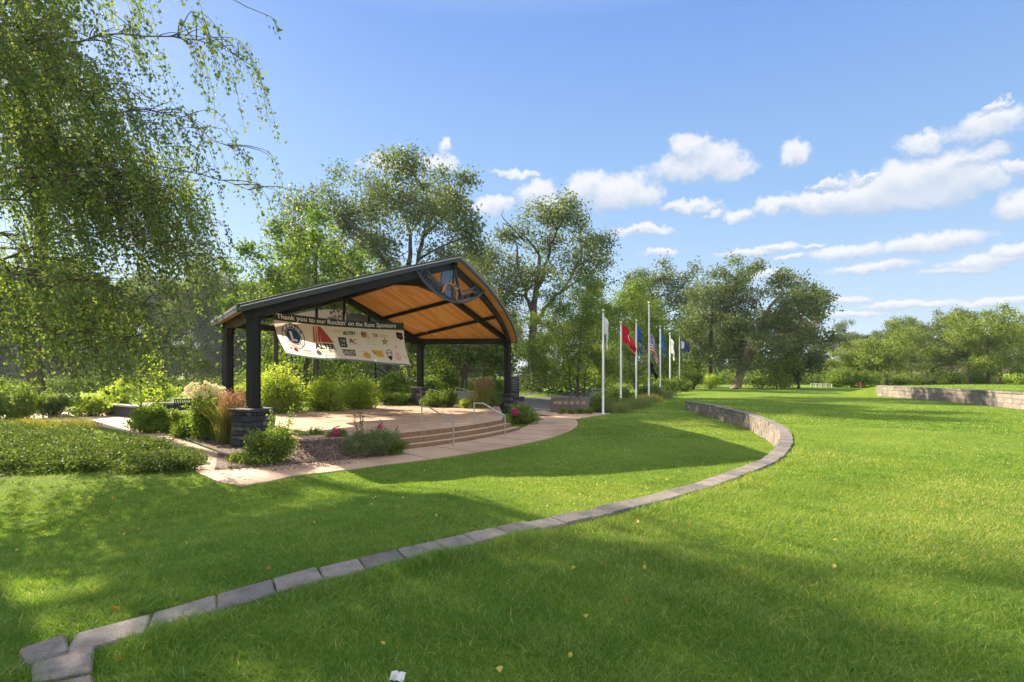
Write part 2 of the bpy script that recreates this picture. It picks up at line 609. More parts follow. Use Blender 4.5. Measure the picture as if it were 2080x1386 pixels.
def lawn_mat():
    b = MatB('lawn_soil_and_turf')
    geo = b.n('ShaderNodeNewGeometry').outputs['Position']
    n1 = b.noise(0.35, 5, 0.6, geo)
    n2 = b.noise(9, 6, 0.7, geo)
    n3 = b.noise(70, 3, 0.7, geo)
    c = b.ramp(n1, [(0.3, (0.12, 0.20, 0.026)), (0.55, (0.17, 0.26, 0.034)), (0.75, (0.23, 0.31, 0.044))])
    c = b.mix(0.55, c, b.ramp(n2, [(0.3, (0.55, 0.6, 0.5)), (0.7, (1.3, 1.25, 1.2))]), 'MULTIPLY')
    c = b.mix(0.6, c, b.ramp(n3, [(0.3, (0.4, 0.45, 0.4)), (0.7, (1.35, 1.3, 1.2))]), 'MULTIPLY')
    b.col(c).set(0.9, 0, 0.1)
    b.bump(n3, 0.8, 0.05)
    return b.m


def concrete_mat():
    b = MatB('tan_tinted_concrete')
    geo = b.n('ShaderNodeNewGeometry').outputs['Position']
    n1 = b.noise(0.7, 6, 0.65, geo)
    n2 = b.noise(28, 5, 0.7, geo)
    c = b.ramp(n1, [(0.3, (0.33, 0.215, 0.145)), (0.48, (0.44, 0.295, 0.205)), (0.7, (0.52, 0.36, 0.255))])
    c = b.mix(0.45, c, b.ramp(n2, [(0.3, (0.72, 0.72, 0.72)), (0.7, (1.18, 1.18, 1.18))]), 'MULTIPLY')
    b.col(c).set(0.75, 0, 0.3)
    b.bump(n2, 0.2, 0.006)
    return b.m


def wood_mat():
    b = MatB('pine_boards')
    uv = b.n('ShaderNodeUVMap').outputs[0]
    sep = b.n('ShaderNodeSeparateXYZ')
    b.l(uv, sep.inputs[0])

    def M(op, a, c):
        x = b.n('ShaderNodeMath', operation=op)
        for i, q in enumerate((a, c)):
            if isinstance(q, (int, float)):
                x.inputs[i].default_value = q
            else:
                b.l(q, x.inputs[i])
        return x.outputs[0]
    k = M('DIVIDE', sep.outputs[0], 0.14)
    fr = M('FRACT', k, 0)
    cell = M('FLOOR', k, 0)
    wn = b.n('ShaderNodeTexWhiteNoise', noise_dimensions='2D')
    cb = b.n('ShaderNodeCombineXYZ')
    b.l(cell, cb.inputs[0])
    # boards butt at a different place in each row
    row = M('FLOOR', M('ADD', M('DIVIDE', sep.outputs[1], 3.1), M('MULTIPLY', M('FRACT', M('MULTIPLY', cell, 0.377), 0), 1.0)), 0)
    b.l(row, cb.inputs[1])
    b.l(cb.outputs[0], wn.inputs['Vector'])
    mp = b.n('ShaderNodeMapping')
    mp.inputs['Scale'].default_value = (22, 1.3, 1)
    b.l(uv, mp.inputs[0])
    grain = b.noise(1.0, 6, 0.65, mp.outputs[0])
    c = b.ramp(wn.outputs['Value'], [(0, (0.68, 0.28, 0.060)), (0.5, (0.82, 0.39, 0.095)), (1, (0.87, 0.48, 0.15))])
    c = b.mix(0.5, c, b.ramp(grain, [(0.3, (0.68, 0.6, 0.5)), (0.7, (1.2, 1.2, 1.2))]), 'MULTIPLY')
    gap = b.ramp(fr, [(0.0, (0.25, 0.2, 0.15)), (0.07, (1, 1, 1)), (0.94, (1, 1, 1)), (1.0, (0.25, 0.2, 0.15))])
    c = b.mix(1.0, c, gap, 'MULTIPLY')
    b.col(c).set(0.45, 0, 0.4)
    return b.m


def mulch_mat():
    b = MatB('brown_bark_mulch')
    geo = b.n('ShaderNodeNewGeometry').outputs['Position']
    v = b.n('ShaderNodeTexVoronoi')
    v.inputs['Scale'].default_value = 26
    b.l(geo, v.inputs['Vector'])
    s = b.n('ShaderNodeSeparateColor')
    b.l(v.outputs['Color'], s.inputs[0])
    c = b.ramp(s.outputs[0], [(0, (0.040, 0.027, 0.020)), (0.6, (0.115, 0.076, 0.060)), (1, (0.23, 0.165, 0.135))])
    b.col(c).set(0.9, 0, 0.2)
    b.bump(s.outputs[1], 1.0, 0.04)
    return b.m


def water_mat():
    b = MatB('river_water')
    b.col((0.03, 0.045, 0.04)).set(0.08, 0, 0.5)
    b.bump(b.noise(1.6, 4), 0.25, 0.1)
    return b.m


def cloth(name, c, trans=0.3):
    b = MatB(name)
    b.col(c).set(0.8, 0, 0.2)
    tr = b.n('ShaderNodeBsdfTranslucent')
    tr.inputs['Color'].default_value = (*c, 1)
    mx = b.n('ShaderNodeMixShader')
    mx.inputs[0].default_value = trans
    b.l(b.p.outputs[0], mx.inputs[1])
    b.l(tr.outputs[0], mx.inputs[2])
    b.l(mx.outputs[0], b.out.inputs[0])
    return b.m


def glass_mat():
    b = MatB('smoked_gable_glass')
    b.col((0.05, 0.055, 0.06)).set(0.04, 0, 0.6)
    tr = b.n('ShaderNodeBsdfTransparent')
    tr.inputs['Color'].default_value = (0.62, 0.62, 0.60, 1)
    mx = b.n('ShaderNodeMixShader')
    mx.inputs[0].default_value = 0.62
    b.l(b.p.outputs[0], mx.inputs[1])
    b.l(tr.outputs[0], mx.inputs[2])
    b.l(mx.outputs[0], b.out.inputs[0])
    return b.m


MT['lawn'] = lawn_mat()
MT['concrete'] = concrete_mat()
MT['riser'] = blockmat('brown_step_riser', (0.20, 0.125, 0.07), (0.24, 0.15, 0.085), (0.27, 0.17, 0.10), 0.3)  # vertical sides darker and browner than the concrete tops
MT['wood'] = wood_mat()
MT['mulch'] = mulch_mat()
MT['water'] = water_mat()
MT['glass'] = glass_mat()
MT['banner'] = cloth('white_vinyl_banner', (0.80, 0.735, 0.68), 0.45)
MT['banner_band'] = cloth('dark_green_print', (0.035, 0.055, 0.052), 0.1)
MT['banner_hem'] = cloth('blue_green_hem', (0.16, 0.24, 0.26), 0.2)
for nm, c in dict(white=(0.78, 0.76, 0.72), black=(0.02, 0.02, 0.022), navy=(0.03, 0.07, 0.20), rust=(0.36, 0.065, 0.035), grey=(0.42, 0.40, 0.40),
                  yellow=(0.62, 0.40, 0.06), crimson=(0.50, 0.06, 0.06), pinkish=(0.62, 0.30, 0.28), greenish=(0.12, 0.26, 0.08), orange=(0.62, 0.28, 0.08), lilac=(0.30, 0.30, 0.42)).items():
    MT['ink_' + nm] = cloth('print_' + nm, c, 0.15)
for nm, c in dict(white=(0.74, 0.74, 0.76), red=(0.52, 0.012, 0.03), blue=(0.03, 0.10, 0.33), navy=(0.045, 0.05, 0.22), royal=(0.02, 0.13, 0.42), black=(0.012, 0.012, 0.014), gold=(0.60, 0.45, 0.12), pale=(0.62, 0.60, 0.62)).items():
    MT['flag_' + nm] = cloth('flag_cloth_' + nm, c, 0.35)

# ------------------------------------------------------------------ terrain
C0 = np.array([-14.0, 26.5])                 # centre of the bowl
RW = 25.0                                    # nominal inner face of the seat wall
TH0, TH1 = -64.0, 13.5                       # ends of the seat wall, degrees
FL, FR = np.array([-7.97, 16.7]), np.array([-0.256, 31.32])
BL, BR = np.array([-10.92, 20.81]), np.array([-5.32, 31.44])
U = (FR - FL) / np.linalg.norm(FR - FL)
NB = np.array([-U[1], U[0]])                 # towards the back of the stage
MID = (FL + FR) / 2
ZW, ZS = -0.60, -0.15                        # level of the walk and of the stage


WALL_TH = [-180, -66, -64, -62.9, -61.65, -60.4, -57, -50, -40, -34, -30, -16.5, -1.2, 12.7, 20, 60, 210]
WALL_R = [25.9, 25.9, 25.8, 25.58, 25.36, 25.2, 25.0, 24.95, 24.76, 24.52, 24.38, 23.98, 24.1, 25.0, 25.5, 25.9, 25.9]


def wall_shift(deg):
    """how far the seat wall strays from a true circle"""
    k = np.linspace(-3, 3, 9)
    return np.mean([np.interp(np.asarray(deg) + 0.35 * q, WALL_TH, WALL_R) for q in k], 0) - RW


def terrain(x, y):
    x, y = np.asarray(x, float), np.asarray(y, float)
    dx, dy = x - C0[0], y - C0[1]
    r = np.hypot(dx, dy)
    th = np.degrees(np.arctan2(dy, dx))
    th = np.where(th < -150, th + 360, th)
    r = r - wall_shift(th) * sm(r, 8, 20) * sm(r, 48, 34)
    far = sm(r, 18, 38) * sm(th, 5, 20)
    zin = -0.6 * (1 - far) * np.maximum(sm(th, -64, -44), sm(25 - r, 0, 6))
    zout = zin * sm(th, 14, 27)
    z = np.where(r < 25.15, zin, zout)
    du, dn = (x - FL[0]) * U[0] + (y - FL[1]) * U[1], (x - FL[0]) * NB[0] + (y - FL[1]) * NB[1]
    z = z + 0.42 * sm(dn, 1.5, 4) * sm(du, 5, 9) * sm(r, 34, 26) * (z < -0.1)
    z = z - 4.2 * sm(y, 52, 68) * sm(x, 10, -4) * sm(y, 140, 126)
    bumps = 0.012 * np.sin(x * 1.7 + 0.6 * y) * np.sin(y * 1.3 - 0.4 * x)
    return z + bumps * (r > 17.6)


def make_ground():
    rad = np.concatenate([np.arange(0, 10, 2), np.arange(10, 24, 0.7), [24.2, 24.6, 24.9, 25.06, 25.24, 25.5, 25.9], np.arange(26.4, 44, 0.7), np.arange(44, 80, 2.5), np.geomspace(80, 600, 26)])
    th = np.radians(np.arange(0, 360, 0.5))
    k, m = len(rad), len(th)
    dg_ = np.degrees(np.where(th > np.pi * 210 / 180, th - 2 * np.pi, th))
    rr_ = rad[:, None] + wall_shift(dg_)[None] * sm(rad, 8, 20)[:, None] * sm(rad, 48, 34)[:, None]
    X = C0[0] + rr_ * np.cos(th)
    Y = C0[1] + rr_ * np.sin(th)
    V = np.stack([X, Y, terrain(X, Y)], -1).reshape(-1, 3)
    i = np.arange(k - 1)[:, None] * m
    j = np.arange(m)[None]
    jn = (j + 1) % m
    a = Acc()
    a.add(V, np.stack([i + j, i + m + j, i + m + jn, i + jn], -1).reshape(-1, 4))
    struct(a.build('ground', MT['lawn'], smooth=True))
    a = Acc()
    a.prism([(-500, 56), (14, 56), (14, 134), (-500, 134)], -5.5, -3.1)
    struct(a.build('river', MT['water']))


make_ground()


def polar(r, deg):
    return np.array([C0[0] + r * math.cos(R(deg)), C0[1] + r * math.sin(R(deg))])


# concrete walk round the stage and the path off to the left
walk_out = [polar(17.1, d) for d in np.arange(-50, 3, 3)] + [np.array(p) for p in ((4.75, 29.3), (5.6, 30.6), (4.3, 31.4), (2.4, 31.4), (1.5, 33.5), (0.6, 33.5))]
walk_in = [np.array(p) for p in ((0.3, 30.2), (1.6, 26.6))] + [polar(15.0, d) for d in np.arange(-6, -63, -3)]
left_edge = [gnd(*p, ZW)[:2] for p in ((440, 921), (400, 906), (330, 881), (270, 862), (262, 838), (150, 838), (0, 845))]
left_far = [np.array((-70, 30)), np.array((-70, 26))]
left_low = [gnd(*p, ZW)[:2] for p in ((0, 853), (130, 858), (240, 874), (330, 899), (385, 928), (384, 945), (400, 962), (440, 980), (490, 990), (540, 982), (600, 968), (660, 962))]
WALK = walk_out + walk_in + left_edge + left_far + left_low
a = Acc()
a.prism(WALK, ZW - 0.2, ZW + 0.03)
struct(a.build('path', MT['concrete']))
# saw-cut joints of the walk
J = MatB('concrete_joint').col((0.10, 0.07, 0.05)).set(0.9).m
a = Acc()
for d in np.arange(-46, -2, 5.5):
    p, q = polar(15.2, d), polar(17.05, d)
    a.bar((*p, ZW + 0.0345), (*q, ZW + 0.0345), 0.02, 0.003)
struct(a.build('path_joints', J))

ASPH = [gnd(*p, -0.3)[:2] for p in ((1045, 822), (1130, 835), (1215, 812), (1230, 800), (1150, 800), (1060, 808))]
a = Acc()
a.prism(smooth_line(ASPH, 4, True), lambda x, y: terrain(x, y) - 0.1, lambda x, y: terrain(x, y) + 0.03)
struct(a.build('side_path', MT['asphalt']))

# ------------------------------------------------------------------ stage
st = thing('stage', 'broad tan concrete stage with three curved steps beneath the open roof', 'stage', (*MID, ZW))
arc = [polar(14.55, d) for d in np.arange(-55.5, -20, 1.5)]
STAGE = [np.array((-7.35, 17.6))] + arc + [np.array(p) for p in ((-0.35, 23), (-0.7, 30.1), (-1.0, 31.9), (-4.4, 32.6), (-5.6, 34), (-6.6, 36.5), (-8.6, 36.5), (-8.3, 33), (-8.6, 29.8), (-9.8, 27.6), (-11.3, 25), (-11.2, 21.6), (-10.3, 21.1))]
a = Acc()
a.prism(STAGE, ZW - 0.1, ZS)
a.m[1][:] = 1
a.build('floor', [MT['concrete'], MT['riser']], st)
for i in (1, 2):
    a = Acc()
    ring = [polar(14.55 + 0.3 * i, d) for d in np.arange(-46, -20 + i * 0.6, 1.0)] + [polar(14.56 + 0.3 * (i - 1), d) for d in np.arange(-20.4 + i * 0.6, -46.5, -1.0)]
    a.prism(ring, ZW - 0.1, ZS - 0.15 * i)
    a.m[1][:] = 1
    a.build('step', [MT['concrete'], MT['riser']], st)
a = Acc()
for s in np.arange(1.5, 15, 2.9):            # saw cuts across and along the stage
    p = FL + U * s
    a.bar((*(p - NB * (-4.1)), ZS + 0.002), (*(p - NB * 3.0), ZS + 0.002), 0.02, 0.003)
for n_ in (-2.2, 0.6, 3.2):
    a.bar((*(FL + U * 2.6 + NB * n_), ZS + 0.003), (*(FL + U * 13.6 + NB * n_), ZS + 0.003), 0.02, 0.003)
a.build('joints', J, st)

# mulch bed in front of the near pier
a = Acc()
rr = np.linspace(11.0, 15.95, 24)
tt = np.radians(np.linspace(-46.2, -63, 30))
X = C0[0] + rr[:, None] * np.cos(tt)
Y = C0[1] + rr[:, None] * np.sin(tt)
lowside = sm(-np.degrees(tt), 55, 57.5)[None]
Zb = (1 - lowside) * (-0.162 - 0.378 * sm(rr, 14.5, 15.9)[:, None]) + lowside * -0.545 + RNG.normal(0, 0.012, X.shape)
Zb[:, 0] = -0.75
Zb[-1] = -0.7
Zb[0] = -0.7
V = np.stack([X, Y, Zb], -1).reshape(-1, 3)
i = np.arange(23)[:, None] * 30
j = np.arange(29)[None]
a.add(V, np.stack([i + j, i + j + 1, i + 30 + j + 1, i + 30 + j], -1).reshape(-1, 4))
struct(a.build('mulch_bed', MT['mulch'], smooth=True))
BED = [polar(11, -63), polar(11, -46.2)] + [polar(15.95, d) for d in np.arange(-46.2, -63.5, -2)]
# loose chips of bark lying on the bed and spilled on the walk
a = Acc()
k = 2600
tq = RNG.uniform(-62, -47, k)
rq = RNG.uniform(14.2, 16.0, k)
sp = RNG.random(k) < 0.12
rq = np.where(sp, RNG.uniform(15.9, 16.5, k), rq)
tq = np.where(sp, RNG.uniform(-59, -52, k), tq)
Pq = np.c_[C0[0] + rq * np.cos(np.radians(tq)), C0[1] + rq * np.sin(np.radians(tq))]
lq = sm(-tq, 55, 57.5)
zq = (1 - lq) * (-0.162 - 0.378 * sm(rq, 14.5, 15.9)) + lq * -0.545
zq = np.where(rq > 15.9, ZW + 0.035, zq + 0.015)
a.leaves(np.c_[Pq, zq], 0.06, RNG.random(k), bias=3, aspect=0.4)
chip = MatB('loose_bark_chip')
chip.col(chip.ramp(chip.attr(), [(0, (0.06, 0.042, 0.033)), (0.6, (0.17, 0.12, 0.10)), (1, (0.30, 0.23, 0.20))])).set(0.9)
struct(a.build('bark_chips', chip.m), 'stuff')
a = Acc()
left_bed = [gnd(*p, -0.6)[:2] for p in ((532, 940), (475, 934), (440, 918), (400, 903), (335, 878), (275, 858), (300, 845), (390, 838), (450, 838), (500, 850), (540, 872))]
a.prism(smooth_line(left_bed, 4, True), ZW - 0.1, ZW + 0.045)
struct(a.build('planting_bed', MT['mulch']))

# ------------------------------------------------------------------ seat wall


def block_wall(root_label, path, zbot, ztop, courses, thick, blen, capw, capt, name='retaining_wall', cat='wall'):
    """path: fine polyline of the wall face; thickness lies to its right-hand side"""
    P = np.asarray(path, float)
    seg = np.linalg.norm(np.diff(P, axis=0), axis=1)
    S = np.concatenate([[0], np.cumsum(seg)])
    T = S[-1]

    def pos(s):
        x = np.interp(s, S, P[:, 0])
        y = np.interp(s, S, P[:, 1])
        e = 0.05
        t = np.array([np.interp(s + e, S, P[:, 0]) - np.interp(s - e, S, P[:, 0]), np.interp(s + e, S, P[:, 1]) - np.interp(s - e, S, P[:, 1])])
        t /= np.linalg.norm(t) + 1e-9
        return np.array([x, y]), np.array([t[1], -t[0]])
    root = thing(name, root_label, cat, (*P[0], 0))
    body, cap = Acc(), Acc()

    def piece(acc, s0, s1, z0a, z0b, z1, off, th, tint):
        p, n = pos(s0)
        q, m = pos(s1)
        c = [p + n * off, q + m * off, q + m * (off + th), p + n * (off + th)]
        zb = [z0a, z0b, z0b, z0a]
        acc.hexa(np.array([[*c[i], zb[i]] for i in range(4)] + [[*c[i], z1] for i in range(4)]), tint)
    h = courses
    z = ztop - capt
    row = 0
    while z > zbot - 0.02:
        s = -blen * (0.5 if row % 2 else 0.0)
        while s < T:
            e = s + blen * random.uniform(0.9, 1.1)
            s0, s1 = max(s, 0), min(e, T)
            if s1 - s0 > 0.05:
                piece(body, s0 + 0.004, s1 - 0.004, z - h + 0.003, z - h + 0.003, z - 0.003, random.uniform(0.0, 0.025), thick, random.random())
            s = e
        z -= h
        row += 1
    s = 0
    while s < T - 0.1:
        e = min(T, s + blen * random.uniform(1.0, 1.16))
        dz = random.uniform(-0.006, 0.006)
        piece(cap, s + 0.005, e - 0.005, ztop - capt + dz, ztop - capt + dz, ztop + dz, -0.02 + random.uniform(-0.012, 0.012), capw, random.random())
        s = e
    return root, body, cap


root = thing('retaining_wall', 'long curved grey block wall sweeping round the sunken lawn', 'wall', (*polar(RW, 0), 0))


END_BLOCKS = []


def rev_wall():
    """the seat wall again with its thickness on the outer side of the curve"""
    body, cap = Acc(), Acc()

    def piece(acc, d0, d1, r0, r1, z0, z1, tint):
        w0, w1 = float(wall_shift(d0)), float(wall_shift(d1))
        c = [polar(r0 + w0, d0), polar(r1 + w0, d0), polar(r1 + w1, d1), polar(r0 + w1, d1)]
        c = [q + RNG.normal(0, 0.005, 2) for q in c]
        acc.hexa(np.array([[*q, z0] for q in c] + [[*q, z1] for q in c]), tint)
    step = math.degrees(0.44 / RW)
    gap = math.degrees(0.004 / RW)
    z = -0.05
    row = 0
    while z > -0.75:
        d = TH0 - (0.5 * step if row % 2 else 0)
        while d < TH1:
            e = d + step * random.uniform(0.92, 1.08)
            a0, a1 = max(d, TH0), min(e, TH1)
            if a1 - a0 > 0.1:
                piece(body, a0 + gap, a1 - gap, RW - random.uniform(0, 0.02), RW + 0.27, z - 0.164, z - 0.003, random.random())
            d = e
        z -= 0.167
        row += 1
    d = TH0
    while d < TH1 - 0.2:
        e = min(TH1, d + step * random.uniform(0.78, 0.92))
        dz = random.uniform(-0.006, 0.006)
        r0 = RW - 0.03 + random.uniform(-0.012, 0.012)
        piece(cap, d + gap, e - gap, r0, r0 + 0.30, -0.05 + dz, 0.035 + dz, random.random())
        d = e
    # the end return: two blocks turned at right angles beside the displaced end cap
    for k_, (pa, pb, pc, pd) in enumerate([[(62, 1354), (192, 1315), (188, 1366), (66, 1390)], [(72, 1396), (188, 1371), (192, 1404), (84, 1432)]]):
        q = [gnd(*p, 0.03)[:2] for p in (pa, pb, pc, pd)]
        cap.hexa(np.array([[*c, -0.08] for c in q] + [[*c, 0.05 - 0.012 * k_] for c in q]), random.random())
        END_BLOCKS.append(q)
    return body, cap


body, cap = rev_wall()
body.build('block_courses', MT['block'], root, bevel=0.012)
cap.build('cap_stones', MT['cap_block'], root, bevel=0.012)
a = Acc()
q = [gnd(*p, 0.05)[:2] for p in ((38, 1322), (133, 1290), (142, 1326), (58, 1351))]
a.hexa(np.array([[*c, -0.06] for c in q] + [[*c, 0.065] for c in q]), 0.4)
END_BLOCKS.append(q)
tag(a.build('loose_cap_stone', MT['cap_block'], bevel=0.014), 'grey cap stone pushed askew at the near end of the curved wall', 'stone block')

# upper wall at the far right with a lawn terrace behind
W2 = smooth_line([(27.3, 40.6), (26.6, 36), (25.2, 30), (23.4, 24.6), (21.5, 20.5)], 10)
root2, b2, c2 = block_wall('straight grey three course block wall at the edge of the upper lawn', W2[::-1], -0.1, 0.80, 0.235, 0.30, 0.75, 0.33, 0.10)
b2.build('block_courses', MT['block'], root2, bevel=0.012)
c2.build('cap_stones', MT['cap_block'], root2, bevel=0.012)
up = [(27.45, 40.55)] + [(p[0] + 0.2, p[1]) for p in W2[1:]] + [(40, 14), (90, 24), (95, 52), (60, 52), (40, 47)]
a = Acc()
a.prism(up, 0.0, 0.76)
edge = [(27.45, 40.55), (40, 47), (60, 52), (95, 52)]
low = [(26.6, 44.5), (39, 54), (60, 62), (97, 62)]
for k_ in range(3):
    a.add([[*edge[k_], 0.76], [*edge[k_ + 1], 0.76], [*low[k_ + 1], -0.05], [*low[k_], -0.05]], [[0, 1, 2, 3]])
a.add([[27.45, 40.55, 0.76], [26.6, 44.5, -0.05], [27.45, 40.55, -0.1]], [[0, 1, 2]])
struct(a.build('upper_lawn', MT['lawn']))
UPPER = up

# ------------------------------------------------------------------ pavilion
EYE = CAMZ
AA, BB = 0.300, 0.155                         # roof pitch across, rise towards the front
ZSOF = EYE + 4.52                             # board soffit at the ridge over the main truss


def wp(s, w, z):
    p = MID + U * s - NB * w
    return np.array([p[0], p[1], z])


def zsof(s, w):
    return ZSOF - AA * abs(s) + BB * w


HALF = 8.95
WPK = 2.12


def wfront(s):
    return 0.25 + (WPK - 0.25) * (1 - (abs(s) / HALF) ** 2)


def sback(w):
    """half width of the roof at depth w (the sides splay towards the front)"""
    return HALF - (0.25 - w) * (HALF - 6.35) / (0.25 + 4.95)


WBK = -4.95
pv = thing('pavilion', 'open bandshell pavilion with black steel frame, stone piers and pine board soffit', 'pavilion', (*MID, ZW))
roofA, soffA, fasA, trimA = Acc(), Acc(), Acc(), Acc()
NS, NW = 26, 14
soff_uv = []
for side in (-1, 1):
    grid = np.zeros((NS + 1, NW + 1, 2))
    for i in range(NS + 1):
        for j in range(NW + 1):
            fs = i / NS
            tw = j / NW
            s_ = fs * (6.35 + (HALF - 6.35) * tw)
            w0 = WBK
            w1 = wfront(fs * HALF)
            w_ = w0 + (w1 - w0) * tw
            s_ = fs * (6.35 + (HALF - 6.35) * min(1, (w_ - WBK) / (0.25 - WBK)))
            grid[i, j] = (side * s_, w_)
    Z = lambda s, w, o: np.array([wp(s, w, zsof(s, w) + o)])[0]
    Vs = np.array([[Z(*grid[i, j], 0.0) for j in range(NW + 1)] for i in range(NS + 1)]).reshape(-1, 3)
    Vt = np.array([[Z(*grid[i, j], 0.17) for j in range(NW + 1)] for i in range(NS + 1)]).reshape(-1, 3)
    i = np.arange(NS)[:, None] * (NW + 1)
    j = np.arange(NW)[None]
    Q = np.stack([i + j, i + j + 1, i + NW + 2 + j, i + NW + 1 + j], -1).reshape(-1, 4)
    n0 = soffA.n
    soffA.add(Vs, Q if side > 0 else Q[:, ::-1])
    soff_uv += [(grid[a_, b_, 1], grid[a_, b_, 0]) for a_ in range(NS + 1) for b_ in range(NW + 1)]
    roofA.add(Vt, Q[:, ::-1] if side > 0 else Q)
    # fascia: front arc, eave, back

    def strip(cells, out):
        for (s0, w0), (s1, w1) in zip(cells[:-1], cells[1:]):
            p0, p1 = wp(s0, w0, zsof(s0, w0)), wp(s1, w1, zsof(s1, w1))
            up_ = np.array([0, 0, 1.0])
            o2 = np.array([out[0], out[1], 0]) * 0.05
            fasA.hexa(np.array([p0 - up_ * 0.05, p1 - up_ * 0.05, p1 - up_ * 0.05 + o2, p0 - up_ * 0.05 + o2, p0 + up_ * 0.20, p1 + up_ * 0.20, p1 + up_ * 0.20 + o2, p0 + up_ * 0.20 + o2]))
            o3 = o2 * 1.25
            trimA.hexa(np.array([p0 + up_ * 0.105 + o2, p1 + up_ * 0.105 + o2, p1 + up_ * 0.105 + o3, p0 + up_ * 0.105 + o3, p0 + up_ * 0.135 + o2, p1 + up_ * 0.135 + o2, p1 + up_ * 0.135 + o3, p0 + up_ * 0.135 + o3]))
    strip([tuple(grid[i_, NW]) for i_ in range(NS + 1)], -NB)
    nside = (FL - BL)
    nside = np.array([nside[1], -nside[0]]) / np.linalg.norm(nside) * -1
    outv = -nside if side < 0 else None
    if side < 0:
        t = (FL - BL) / np.linalg.norm(FL - BL)
        outv = np.array([t[1], -t[0]])
        if np.dot(outv, U) > 0:
            outv = -outv
    else:
        t = (FR - BR) / np.linalg.norm(FR - BR)
        outv = np.array([t[1], -t[0]])
        if np.dot(outv, U) < 0:
            outv = -outv
    strip([tuple(grid[NS, j_]) for j_ in range(NW + 1)], outv)
    strip([tuple(grid[i_, 0]) for i_ in range(NS + 1)], NB)
roof = roofA.build('roof', MT['roof_metal'], pv)
seam = Acc()                                   # standing seams
for w_ in np.arange(-4.7, 2.0, 0.42):
    for side in (-1, 1):
        smax = sback(w_) if w_ < 0.25 else HALF * math.sqrt(max(0, 1 - (w_ - 0.25) / (WPK - 0.25)))
        if smax > 0.4:
            seam.bar(wp(0.02 * side, w_, zsof(0, w_) + 0.185), wp(side * smax, w_, zsof(smax, w_) + 0.185), 0.03, 0.035)
seam.build('seams', MT['roof_metal'], roof)
fasA.build('fascia', MT['roof_metal'], pv)
trimA.build('drip_edge', MT['trim'], pv)
sof = soffA.build('soffit', MT['wood'], pv)
uvl = sof.data.uv_layers.new(name='boards')
idx = np.zeros(len(sof.data.loops), np.int32)
sof.data.loops.foreach_get('vertex_index', idx)
uvl.data.foreach_set('uv', np.array(soff_uv, np.float32)[idx].ravel())

# frame
DEP = 0.24


def rafter(s0, w0, s1, w1, name='rafter', wd=0.2, n=1):
    a = Acc()
    for k_ in range(n):
        f0, f1 = k_ / n, (k_ + 1) / n
        q0 = (s0 + (s1 - s0) * f0, w0 + (w1 - w0) * f0)
        q1 = (s0 + (s1 - s0) * f1, w0 + (w1 - w0) * f1)
        a.bar(wp(*q0, zsof(*q0) - DEP / 2 - 0.004), wp(*q1, zsof(*q1) - DEP / 2 - 0.004), wd, DEP)
    a.build(name, MT['black_metal'], pv)


sb = np.linalg.norm(BR - BL) / 2
wb = -np.dot((BL + BR) / 2 - MID, NB)
sf = np.linalg.norm(FR - FL) / 2
for side in (-1, 1):
    rafter(0.1 * side, 0, side * (sf + 0.15), 0)
    rafter(0.1 * side, wb, side * (sb + 0.15), wb)
    # curved beam that follows the bowed front edge
    a = Acc()
    ss = np.linspace(0, HALF - 0.35, 14)
    for s0, s1 in zip(ss[:-1], ss[1:]):
        w0, w1 = wfront(s0) - 0.42, wfront(s1) - 0.42
        a.bar(wp(side * s0, w0, zsof(s0, w0) - 0.16), wp(side * s1, w1, zsof(s1, w1) - 0.16), 0.14, 0.30)
    a.build('front_beam', MT['black_metal'], pv)
    for sp in (2.75, 5.3):                    # purlins
        a = Acc()
        w1 = wfront(sp) - 0.5
        w0 = WBK + 0.1 if sp < 5 else WBK + 0.6
        a.bar(wp(side * sp, w0, zsof(sp, w0) - 0.085), wp(side * sp, w1, zsof(sp, w1) - 0.085), 0.13, 0.16)
        a.build('purlin', MT['black_metal'], pv)
    # eave beam between the posts of one side
    a = Acc()
    A_, B_ = (FL, BL) if side < 0 else (FR, BR)
    t = (A_ - B_) / np.linalg.norm(A_ - B_)
    A2, B2 = A_ + t * 0.1, B_ - t * 0.5
    zt = EYE + 1.87
    a.bar((*A2, zt), (*B2, zt), 0.22, 0.30)
    a.build('eave_beam', MT['black_metal'], pv)
a = Acc()
a.bar(wp(0, WBK + 0.1, zsof(0, WBK) - 0.12), wp(0, WPK - 0.15, zsof(0, WPK) - 0.12), 0.18, 0.22)
a.build('ridge_beam', MT['black_metal'], pv)
a = Acc()                                      # back tie beam
a.bar((*BL, EYE + 1.9), (*BR, EYE + 1.9), 0.2, 0.24)
a.build('tie_beam', MT['black_metal'], pv)
a = Acc()                                      # green-black apex plates of the main truss
for side in (-1, 1):
    t3 = [wp(0, 0.12, zsof(0, 0) - 0.05), wp(side * 1.7, 0.12, zsof(1.7, 0) - 0.05), wp(side * 1.5, 0.12, zsof(1.5, 0) - 0.34), wp(0, 0.12, zsof(0, 0) - 0.62)]
    back = [p + np.array([NB[0], NB[1], 0]) * 0.24 for p in t3]
    a.hexa(np.array(t3 + back))
a.build('apex_plate', MT['black_metal'], pv)

